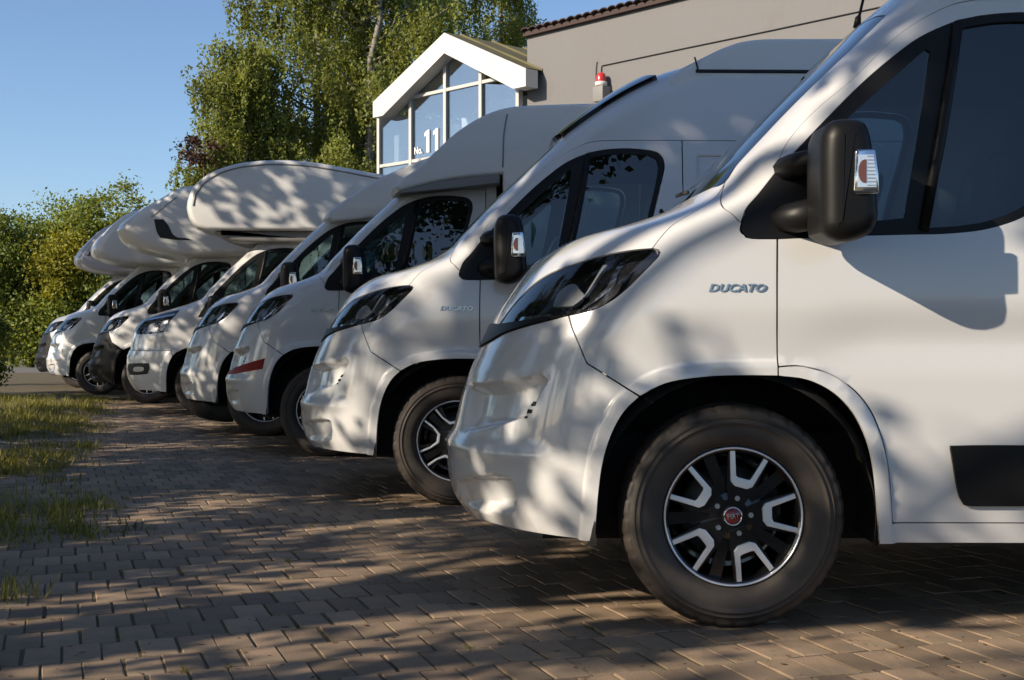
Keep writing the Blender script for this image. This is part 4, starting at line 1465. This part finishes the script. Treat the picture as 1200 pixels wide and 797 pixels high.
M_B = Matrix.Translation((.22, 26.0, 0)) @ Matrix.Rotation(BROT, 4, 'Z')
bc = tag(empty('warning_beacon', M_B @ Vector((2.17, .12, 5.4)), BROT), 'red and white warning beacon on a grey bracket high on the rendered wall', 'beacon')
obj('bracket', rbox(-.13, .13, -.24, 0, -.06, .235, .015, 'bracket'), 'beacon_grey', bc)
V, Fc = [], []


def zlathe(prof, n, c):
    V, Fc = [], []
    m = len(prof)
    for i in range(n):
        t = 2 * math.pi * i / n
        V += [(c[0] + r * math.cos(t), c[1] + r * math.sin(t), c[2] + z) for r, z in prof]
    for i in range(n):
        j = (i + 1) % n
        Fc += [(i * m + k, j * m + k, j * m + k + 1, i * m + k + 1) for k in range(m - 1)]
    return V, Fc


V, Fc = zlathe([(.0, .235), (.105, .235), (.115, .242), (.115, .315), (.1, .32)], 24, (0, -.14, 0))
obj('beacon_base', MB().add(V, Fc).mesh('beacon_base', True), 'white_fascia', bc)
V, Fc = zlathe([(.1, .31), (.1, .34), (.093, .43), (.07, .475), (.03, .497), (.0, .50)], 24, (0, -.14, 0))
obj('beacon_dome', MB().add(V, Fc).mesh('beacon_dome', True), 'beacon_red', bc)
cb = MB().tube([M_B @ Vector(p) for p in ((2.06, .105, 5.5), (2.06, .105, 5.8), (2.06, .105, 6.03), (2.075, .10, 6.05), (2.1, .10, 6.055), (4, .10, 6.057), (6, .10, 6.052), (8, .10, 6.06), (12, .10, 6.05), (15.8, .10, 6.06))], .009, 6)
tag(obj('wall_cable', cb.mesh('wall_cable', True), 'cable_black'), 'thin black cable running along the grey wall from the beacon', 'cable')
cb = MB().tube([M_B @ Vector(p) for p in ((1.95, .105, 6.15), (1.93, .10, 6.08), (1.92, .10, 5.9), (1.92, .105, 5.78))], .008, 6)
tag(obj('loose_cable', cb.mesh('loose_cable', True), 'cable_black'), 'short loose cable end left of the beacon on the grey wall', 'cable')

# ------------------------------------------------------------------ ground
obj_g = obj('ground', new_mesh('ground', [(-400, -400, -.06), (400, -400, -.06), (400, 400, -.06), (-400, 400, -.06)], [(0, 1, 2, 3)]), 'ground_soil')
tag(obj_g, kind='structure')
pave = obj('pavement', new_mesh('pavement', [(-12, -6, -.0028), (30, -6, -.0028), (14, 33, -.0028), (-16, 33, -.0028)], [(0, 1, 2, 3)]), 'joint_sand')
tag(pave, kind='structure')
road = obj('road', MB().box(-60, 14, 33.0, 38.2, -.1, .004).mesh('road'), 'asphalt')
tag(road, kind='structure')

PA = R(19.2)
eu = np.array([math.cos(PA), math.sin(PA)])
ev = np.array([-math.sin(PA), math.cos(PA)])
bw, bl, jn, jc = .1045, .208, .0055, .0028
SHX, SHZ = .012, 0.


def verge_edge(y):
    return -2.22 - (y - 5.7) * .30 + .22 * math.sin(y * 2.1) + .16 * math.sin(y * 5.3 + 1) + .08 * math.sin(y * 11.7)


bricks = []
for j in range(-12, 118):
    for i in range(-160, 160):
        u = i * (bw + jn) + (.5 * (bw + jn) if j % 2 else 0) + rng.normal(0, .0018)
        v = j * (bl + jc)
        c = eu * u + ev * v
        if c[1] < 2.6 or c[1] > 19 or abs(c[0]) > .47 * c[1] + .8:
            continue
        if c[1] > 13 and c[0] > -.1 * c[1]:
            continue
        if c[0] < verge_edge(c[1]) - .35:
            continue
        bricks.append((c[0], c[1]))


def brick_shape(k):
    r_ = np.random.default_rng(100 + k)
    a, b = bw / 2 * r_.uniform(.96, 1.0), bl / 2 * r_.uniform(.97, 1.0)
    ch = .0025
    V = []
    for z, ins in ((-.05, 0), (-ch, 0), (0, ch)):
        for sx, sy in ((-1, -1), (1, -1), (1, 1), (-1, 1)):
            V.append((sx * (a - ins) + r_.normal(0, .0012), sy * (b - ins) + r_.normal(0, .0012), z + (r_.normal(0, .0008) if z > -.04 else 0)))
    Fc = [(8, 9, 10, 11)]
    for k2 in (0, 4):
        for q in range(4):
            Fc.append((k2 + q, k2 + (q + 1) % 4, k2 + 4 + (q + 1) % 4, k2 + 4 + q))
    return V, Fc


shapes = [brick_shape(k) for k in range(6)]
meshes = [new_mesh('brick', V, Fc) for V, Fc in shapes]


def size_on_view(c):
    x, y = c
    if y < 3.3:
        return 0
    px, py = 1517 * x / y, 1517 * .93 / y
    if abs(px) > 615 or py > 408:
        return 0
    # hidden behind the nearest van's wheel and bumper
    if y > 4.3 and x > -.2:
        return .3 / y ** 2
    return 1 / y ** 2.0


order = sorted(range(len(bricks)), key=lambda i: -size_on_view(bricks[i]))
near = set(order[:298])
mv, mf, mt = [], [], []
for i, c in enumerate(bricks):
    k = int(rng.integers(0, 6))
    z = max(-.0012, rng.normal(.0006, .0013))
    tx, ty, tz = rng.normal(0, .006), rng.normal(0, .006), PA + rng.normal(0, .008)
    M = Matrix.Translation((c[0], c[1], z)) @ Euler((tx, ty, tz)).to_matrix().to_4x4()
    if i in near:
        o = obj('brick', meshes[k], 'paver', pave)
        o.matrix_local = M
    else:
        b0 = len(mv)
        A = np.array(M)[:3, :3]
        VV = np.array(shapes[k][0]) @ A.T + np.array(M)[:3, 3]
        mv += VV.tolist()
        mf += [tuple(q + b0 for q in f) for f in shapes[k][1]]
        mt += [rng.random() * .57 + .24] * len(shapes[k][1])
me = new_mesh('paving', mv, mf)
at = me.attributes.new('tint', 'FLOAT', 'FACE')
at.data.foreach_set('value', np.array(mt, dtype=np.float32))
o = obj('paving_bricks', me, 'paver_many', pave)
o['kind'] = 'stuff'


# ------------------------------------------------------------------ leaves and blades
def quads_mesh(name, C, U, W_, tint, bend=None):
    """rhombic leaves: centre C, half axes U and W"""
    n = len(C)
    V = np.empty((n, 4, 3), np.float32)
    V[:, 0] = C - U
    V[:, 1] = C + W_
    V[:, 2] = C + U
    V[:, 3] = C - W_
    if bend is not None:
        V[:, 1] += bend
        V[:, 3] += bend
    me = bpy.data.meshes.new(name)
    me.vertices.add(n * 4)
    me.vertices.foreach_set('co', V.ravel())
    me.loops.add(n * 4)
    me.loops.foreach_set('vertex_index', np.arange(n * 4, dtype=np.int32))
    me.polygons.add(n)
    me.polygons.foreach_set('loop_start', np.arange(n, dtype=np.int32) * 4)
    me.polygons.foreach_set('loop_total', np.full(n, 4, np.int32))
    me.update(calc_edges=True)
    at = me.attributes.new('tint', 'FLOAT', 'FACE')
    at.data.foreach_set('value', np.asarray(tint, np.float32))
    return me


def rand_dirs(n, r_):
    d = r_.normal(size=(n, 3))
    return d / np.linalg.norm(d, axis=1, keepdims=True)


def leaves(name, P, size, r_, tint, droop=0., aspect=.55):
    n = len(P)
    a = rand_dirs(n, r_)
    a[:, 2] -= droop
    a /= np.linalg.norm(a, axis=1, keepdims=True)
    b = np.cross(a, rand_dirs(n, r_))
    b /= np.maximum(np.linalg.norm(b, axis=1, keepdims=True), 1e-6)
    s = size * r_.uniform(.65, 1.3, (n, 1))
    nb = np.cross(a, b)
    return quads_mesh(name, P, a * s * .5, b * s * .5 * aspect, tint, nb * s * .10)


def limb(mb, p0, p1, r0, r1, r_, n=6, wob=.08, seg=7):
    p0, p1 = np.array(p0, float), np.array(p1, float)
    L = np.linalg.norm(p1 - p0)
    pts, rr = [], []
    for k in range(n + 1):
        t = k / n
        p = p0 + (p1 - p0) * t + r_.normal(size=3) * wob * L * .25 * math.sin(math.pi * t)
        pts.append(p)
        rr.append(r0 + (r1 - r0) * t)
    mb.tube(pts, rr, seg)
    return pts


def clump_tree(root, height, crown_c, crown_r, n_clump, per, leaf, r_, mat_leaf, trunk_mat='bark', trunk_r=.16, clump_r=.5, flat=.7, limbs=9, shell=.35, low=1., lean=(0, 0), aspect=.55):
    """trunk with limbs, leaves gathered in clumps over an uneven crown volume"""
    mb = MB()
    top = np.array([lean[0], lean[1], crown_c[2] + crown_r[2] * .55])
    limb(mb, (0, 0, -.05), top, trunk_r, trunk_r * .22, r_, 9, .06, 9)
    Cn = []
    while len(Cn) < n_clump:
        d = r_.normal(size=3)
        d /= np.linalg.norm(d)
        rad = r_.uniform(shell, 1.) ** .6
        bump = 1 + .22 * math.sin(d[0] * 5 + d[2] * 4) * math.cos(d[1] * 4 - d[2] * 3)
        p = np.array(crown_c) + d * rad * bump * np.array(crown_r)
        if p[2] > .15 and (d[2] > 0 or low >= 1 or r_.random() < low):
            Cn.append(p)
    Cn = np.array(Cn)
    for k in range(limbs):
        t = Cn[int(r_.integers(0, n_clump))]
        z0 = min(t[2] - .1, max(.25, crown_c[2] - crown_r[2] * r_.uniform(.2, .9)))
        z0 = max(.2, z0)
        limb(mb, (lean[0] * z0 / max(top[2], .1), lean[1] * z0 / max(top[2], .1), z0), t, trunk_r * .38, trunk_r * .06, r_, 5, .14, 6)
    obj('trunk', mb.mesh('trunk', True), trunk_mat, root)
    P, tn = [], []
    for c in Cn:
        n = int(per * r_.uniform(.6, 1.4))
        rr = clump_r * r_.uniform(.65, 1.35)
        q = r_.normal(size=(n, 3)) * np.array([rr, rr, rr * flat]) * .55
        P.append(c + q)
        tn.append(np.clip(r_.normal(.5, .13) + r_.normal(0, .14, n), 0, 1))
    P = np.concatenate(P)
    tn = np.concatenate(tn)
    k = P[:, 2] > .03
    obj('crown', leaves('crown', P[k], leaf, r_, tn[k], aspect=aspect), mat_leaf, root)


def birch(root, H, R_, r_, n_strand, mat_leaf='leaf_birch', leaf=.115, zlo=2.2):
    mb = MB()
    limb(mb, (0, 0, -.05), (r_.normal(0, .2), r_.normal(0, .2), H * .97), .19, .025, r_, 12, .03, 9)
    P, tn = [], []
    nb = 60
    for k in range(nb):
        zb = zlo * .8 + (H - zlo) * ((k + .5) / nb) ** .9
        f = (zb - zlo * .8) / (H - zlo * .8)
        rad = R_ * (math.sin(math.pi * min(1, (.16 + .84 * (1 - f)) ** .85) * .62 + .05)) * r_.uniform(.7, 1.15)
        a = r_.uniform(0, 2 * math.pi)
        tip = np.array([math.cos(a) * rad, math.sin(a) * rad, min(H, zb + rad * r_.uniform(.35, .75))])
        pts = limb(mb, (0, 0, zb), tip, .05 * (1 - f) + .012, .006, r_, 6, .16, 5)
        tone = r_.normal(.5, .12)
        for s in range(n_strand):
            t = r_.uniform(.05, 1) ** .75
            i = min(5, int(t * 6))
            q = np.array(pts[i]) + (np.array(pts[i + 1]) - np.array(pts[i])) * (t * 6 - i)
            q = q + r_.normal(size=3) * np.array([.22, .22, .16])
            Ls = r_.uniform(.4, 1.7) * (1 - .45 * f)
            n = int(Ls * 24) + 6
            z = np.linspace(0, 1, n)
            out = np.array([math.cos(a), math.sin(a), 0]) * .18
            pp = q + out * np.sqrt(z)[:, None] * .8 + np.stack([r_.normal(0, .055, n), r_.normal(0, .055, n), -z * Ls + r_.normal(0, .03, n)], 1)
            P.append(pp)
            tn.append(np.clip(tone + r_.normal(0, .08) + r_.normal(0, .13, n), 0, 1))
    P = np.concatenate(P)
    tn = np.concatenate(tn)
    k = P[:, 2] > .3
    obj('trunk', mb.mesh('trunk', True), 'birch_bark', root)
    obj('crown', leaves('crown', P[k], leaf, r_, tn[k], droop=.8), mat_leaf, root)


def px(u, Y):
    return (u - 600) / 1517 * Y


BG = 'birches behind the motorhomes'
for (u, Y, H, Rr, seed, ns, lab) in ((286, 35.0, 9.0, 1.6, 1, 36, 'slender birch with hanging branches at the left end of the birch group'), (368, 37.5, 14.5, 2.5, 2, 50, 'tall birch in the middle of the group, behind the large plain alcove'), (428, 36.0, 15.0, 2.7, 3, 48, 'tall birch right behind the left half of the glazed gable'), (492, 41.0, 15.5, 2.8, 4, 48, 'darker birch behind the ridge of the glazed gable'), (592, 44.0, 13.6, 1.7, 5, 26, 'narrow birch showing above the gable roof beside the grey wall')):
    t = tag(empty('birch_tree', (px(u, Y), Y, 0)), lab, 'tree', BG)
    birch(t, H, Rr, np.random.default_rng(seed), ns)
t = tag(empty('copper_bush', (px(240, 33.5), 33.5, 0)), 'dark bronze leaved shrub poking out left of the birches', 'shrub')
clump_tree(t, 6.2, (-.2, 0, 5.7), (.7, .5, .4), 10, 60, .12, np.random.default_rng(60), 'leaf_bronze', trunk_r=.06, clump_r=.3, flat=.4)
t = tag(empty('young_tree', (px(232, 33.2), 33.2, 0)), 'small green tree below the bronze shrub, left of the birches', 'tree')
clump_tree(t, 4, (0, 0, 3.2), (1.0, .8, 1.1), 40, 110, .11, np.random.default_rng(61), 'leaf_mid', trunk_r=.06, clump_r=.4)

BU = 'bushes beyond the end of the row'
for (u, Y, rx, ry, rz, cz, m, seed, ncl, per, lab) in (
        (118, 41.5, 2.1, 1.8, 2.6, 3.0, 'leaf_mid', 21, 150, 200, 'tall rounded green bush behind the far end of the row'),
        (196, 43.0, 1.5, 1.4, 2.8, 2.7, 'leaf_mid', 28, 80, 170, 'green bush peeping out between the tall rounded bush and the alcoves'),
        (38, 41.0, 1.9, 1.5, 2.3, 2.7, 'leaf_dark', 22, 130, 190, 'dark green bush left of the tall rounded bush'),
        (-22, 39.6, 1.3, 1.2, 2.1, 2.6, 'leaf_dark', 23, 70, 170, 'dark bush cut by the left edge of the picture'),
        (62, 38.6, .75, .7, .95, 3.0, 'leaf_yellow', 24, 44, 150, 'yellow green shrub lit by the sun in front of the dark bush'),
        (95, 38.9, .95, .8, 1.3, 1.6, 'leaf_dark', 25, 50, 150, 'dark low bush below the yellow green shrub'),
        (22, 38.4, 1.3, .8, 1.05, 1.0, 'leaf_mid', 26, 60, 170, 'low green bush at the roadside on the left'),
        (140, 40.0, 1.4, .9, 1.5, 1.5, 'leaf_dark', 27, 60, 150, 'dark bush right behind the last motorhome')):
    t = tag(empty('bush', (px(u, Y), Y + (1.0 if Y < 39 else 0), 0)), lab, 'bush', BU)
    clump_tree(t, 5, (0, 0, cz), (rx, ry, rz), ncl, per, .125, np.random.default_rng(seed), m, trunk_r=.07, clump_r=.5, limbs=6)
t = tag(empty('roadside_shrub', (px(-14, 18.3), 18.3, 0)), 'dark shaded shrub at the left edge of the picture beside the grass', 'shrub')
clump_tree(t, 1.4, (0, 0, .75), (.24, .35, .62), 30, 90, .07, np.random.default_rng(31), 'leaf_dark', trunk_r=.02, clump_r=.16)

# row of trees on the left and behind the camera: they stand outside the frame and shade the yard
r_s = np.random.default_rng(12)
SG = 'shade trees along the left side of the yard'
for k, (x, y, H) in enumerate(((-6.5, -8.5, 10), (-7.6, -4.2, 10.5), (-8.2, .2, 11), (-8.6, 4.6, 10.5), (-9.2, 9.0, 10.5), (-10.2, 13.3, 10.5), (-11.6, 17.6, 10), (-13.6, 22.5, 9.5), (-3.5, -12.0, 10), (-12.5, -7.0, 12), (-13.5, 2.5, 12))):
    t = tag(empty('shade_tree', (x, y, 0)), 'leafy shade tree standing outside the frame, beside or behind the photographer', 'tree', SG)
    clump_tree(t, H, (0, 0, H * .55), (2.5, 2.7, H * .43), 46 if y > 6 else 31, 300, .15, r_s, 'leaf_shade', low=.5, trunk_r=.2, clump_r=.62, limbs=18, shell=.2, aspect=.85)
for k in range(11):  # shrubs added out of view to cut the sunlight on the paving into streaks
    y = -7.5 + k * 1.9
    x = min(-6.6, -.42 * y - 3.4) + r_s.uniform(-.4, .4)
    t = tag(empty('added_shade_shrub', (x, y, 0)), 'unseen tall shrub added left of the yard to break its sunlight into streaks', 'shrub', 'unseen shrubs added along the left side of the yard')
    clump_tree(t, 3.4, (0, 0, 2.3), (1.05, 1.15, 1.9), 11, 260, .10, r_s, 'leaf_shade', trunk_r=.06, clump_r=.44, limbs=8, shell=.1, aspect=.8)
# broad crowns added above the frame to keep sky light off the yard
for k, (x, y, H, dx) in enumerate(((-8.8, -5.5, 11.5, 3.4), (-9.4, 2.4, 12, 3.6), (-10.2, 8.2, 12, 3.8), (-2.6, -5.0, 11, 2.0))):
    t = tag(empty('shade_tree', (x, y, 0)), 'unseen broad tree added so its crown blocks sky light over the paved yard', 'tree', 'unseen broad trees added to darken the yard')
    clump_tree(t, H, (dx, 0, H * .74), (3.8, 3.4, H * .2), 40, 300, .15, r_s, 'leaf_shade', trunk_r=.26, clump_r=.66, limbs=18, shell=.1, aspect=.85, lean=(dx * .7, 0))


# ------------------------------------------------------------------ verge, grass, weeds
def blades(name, bases, h, r_, tint, lean=.5, w=.006):
    n = len(bases)
    a = r_.uniform(0, 2 * math.pi, n)
    hh = (h * r_.uniform(.45, 1.35, n))[:, None]
    side = np.stack([np.cos(a), np.sin(a), np.zeros(n)], 1)
    d = np.stack([-np.sin(a), np.cos(a), np.zeros(n)], 1) * r_.uniform(-lean, lean, (n, 1)) + np.array([0, 0, 1.])
    d2 = d + np.stack([-np.sin(a), np.cos(a), np.zeros(n)], 1) * r_.normal(0, lean * .7, (n, 1))
    B = np.asarray(bases, float)
    ww = side * w * r_.uniform(.6, 1.3, (n, 1))
    V = np.empty((n, 5, 3), np.float32)
    V[:, 0] = B - ww
    V[:, 1] = B + ww
    V[:, 2] = B + d * hh * .55 + ww * .7
    V[:, 3] = B + d * hh * .55 - ww * .7
    V[:, 4] = B + d * hh * .55 + d2 * hh * .45
    me = bpy.data.meshes.new(name)
    me.vertices.add(n * 5)
    me.vertices.foreach_set('co', V.ravel())
    idx = (np.arange(n)[:, None] * 5 + np.array([0, 1, 2, 3, 3, 2, 4])).astype(np.int32)
    me.loops.add(n * 7)
    me.loops.foreach_set('vertex_index', idx.ravel())
    me.polygons.add(n * 2)
    ls = (np.arange(n)[:, None] * 7 + np.array([0, 4])).ravel().astype(np.int32)
    me.polygons.foreach_set('loop_start', ls)
    me.polygons.foreach_set('loop_total', np.tile([4, 3], n).astype(np.int32))
    me.update(calc_edges=True)
    at = me.attributes.new('tint', 'FLOAT', 'FACE')
    at.data.foreach_set('value', np.repeat(np.asarray(tint, np.float32), 2))
    return me


vr = np.random.default_rng(5)
NX, NY = 60, 120


def vz(x, y):
    e = verge_edge(y) - x
    return -.02 + .055 * float(smooth01(np.array(e / .5))) + .018 * math.sin(x * 5.1 + y * 2.2) * math.sin(y * 3.7 - x) * float(smooth01(np.array(e / .4))) + .01 * math.sin(x * 17 + y * 11)


V, Fc = [], []
for j in range(NY + 1):
    y = 3.6 + (19.5 - 3.6) * j / NY
    xr = verge_edge(y) + .12
    for i in range(NX + 1):
        x = xr - (xr + 13.0) * (i / NX) ** 1.6
        V.append((x, y, vz(x, y) + vr.normal(0, .004)))
for j in range(NY):
    for i in range(NX):
        a = j * (NX + 1) + i
        Fc.append((a, a + NX + 1, a + NX + 2, a + 1))
verge = obj('verge', new_mesh('verge', V, Fc, True), 'verge_soil')
tag(verge, kind='structure')

B, hgt, tn = [], [], []
for k in range(700):
    y = 4.6 + 14.5 * vr.random() ** 1.15
    e = vr.exponential(.75)
    x = verge_edge(y) + .18 - e
    if x < -.46 * y - .5:
        continue
    dens = math.sin(x * 2.3 + y * 1.1) * math.sin(y * 1.7 - x * 1.3)
    if dens < .05 and vr.random() < .85:
        continue
    m = int(vr.integers(30, 90))
    hh = vr.uniform(.02, .085) * (1.8 if vr.random() < .08 else 1)
    sp = vr.uniform(.04, .15)
    tone = vr.normal(.5, .16)
    q = vr.normal(0, sp, (m, 2))
    for a, b in q:
        B.append((x + a, y + b, vz(x + a, y + b) - .004))
        hgt.append(hh)
        tn.append(np.clip(tone + vr.normal(0, .15), 0, 1))
for k in range(260):
    y = 12 + 7 * vr.random()
    x = verge_edge(y) + .1 - vr.uniform(0, 2.2)
    m = 30
    for a, b in vr.normal(0, .12, (m, 2)):
        B.append((x + a, y + b, vz(x, y) - .004))
        hgt.append(.07)
        tn.append(np.clip(vr.normal(.35, .15), 0, 1))
gr = obj('grass', blades('grass', B, np.array(hgt), vr, tn, lean=.9, w=.0045), 'grass_blade')
tag(gr, kind='stuff')

B, hgt, tn = [], [], []
for k in range(2300):
    i = int(vr.integers(0, len(bricks)))
    c = np.array(bricks[i])
    # more weeds towards the verge
    e = c[0] - verge_edge(c[1])
    if vr.random() > math.exp(-max(0, e - .2) / 1.1) + .16:
        continue
    s = vr.uniform(-.5, .5)
    p = c + (eu * (bw / 2 + jn / 2) * random.choice((-1, 1)) + ev * bl * s if vr.random() < .8 else ev * (bl / 2 + .002) * random.choice((-1, 1)) + eu * bw * s)
    m = int(vr.integers(5, 22))
    hh = vr.uniform(.003, .010) * (2.2 if vr.random() < .06 else 1)
    tone = vr.normal(.5, .15)
    for q in range(m):
        t = vr.normal(0, .022)
        B.append((p[0] + ev[0] * t + vr.normal(0, .004), p[1] + ev[1] * t + vr.normal(0, .004), -.006))
        hgt.append(hh)
        tn.append(np.clip(tone + vr.normal(0, .15), 0, 1))
wd = obj('weeds', blades('weeds', B, np.array(hgt), vr, tn, lean=1.8, w=.003), 'weed_blade')
tag(wd, kind='stuff')

n = 1500
yy = 3.3 + 9 * vr.random(n) ** 1.3
xx = (vr.random(n) - .55) * .86 * yy
P = np.stack([xx, yy, np.full(n, .004)], 1)
a = rand_dirs(n, vr)
a[:, 2] *= .12
b = np.cross(a, np.array([0, 0, 1.])) + rand_dirs(n, vr) * .2
s = vr.uniform(.004, .016, (n, 1))
fl = obj('fallen_leaves', quads_mesh('fallen_leaves', P, a * s, b * s * .5, vr.random(n)), 'dead_leaf')
tag(fl, kind='stuff')
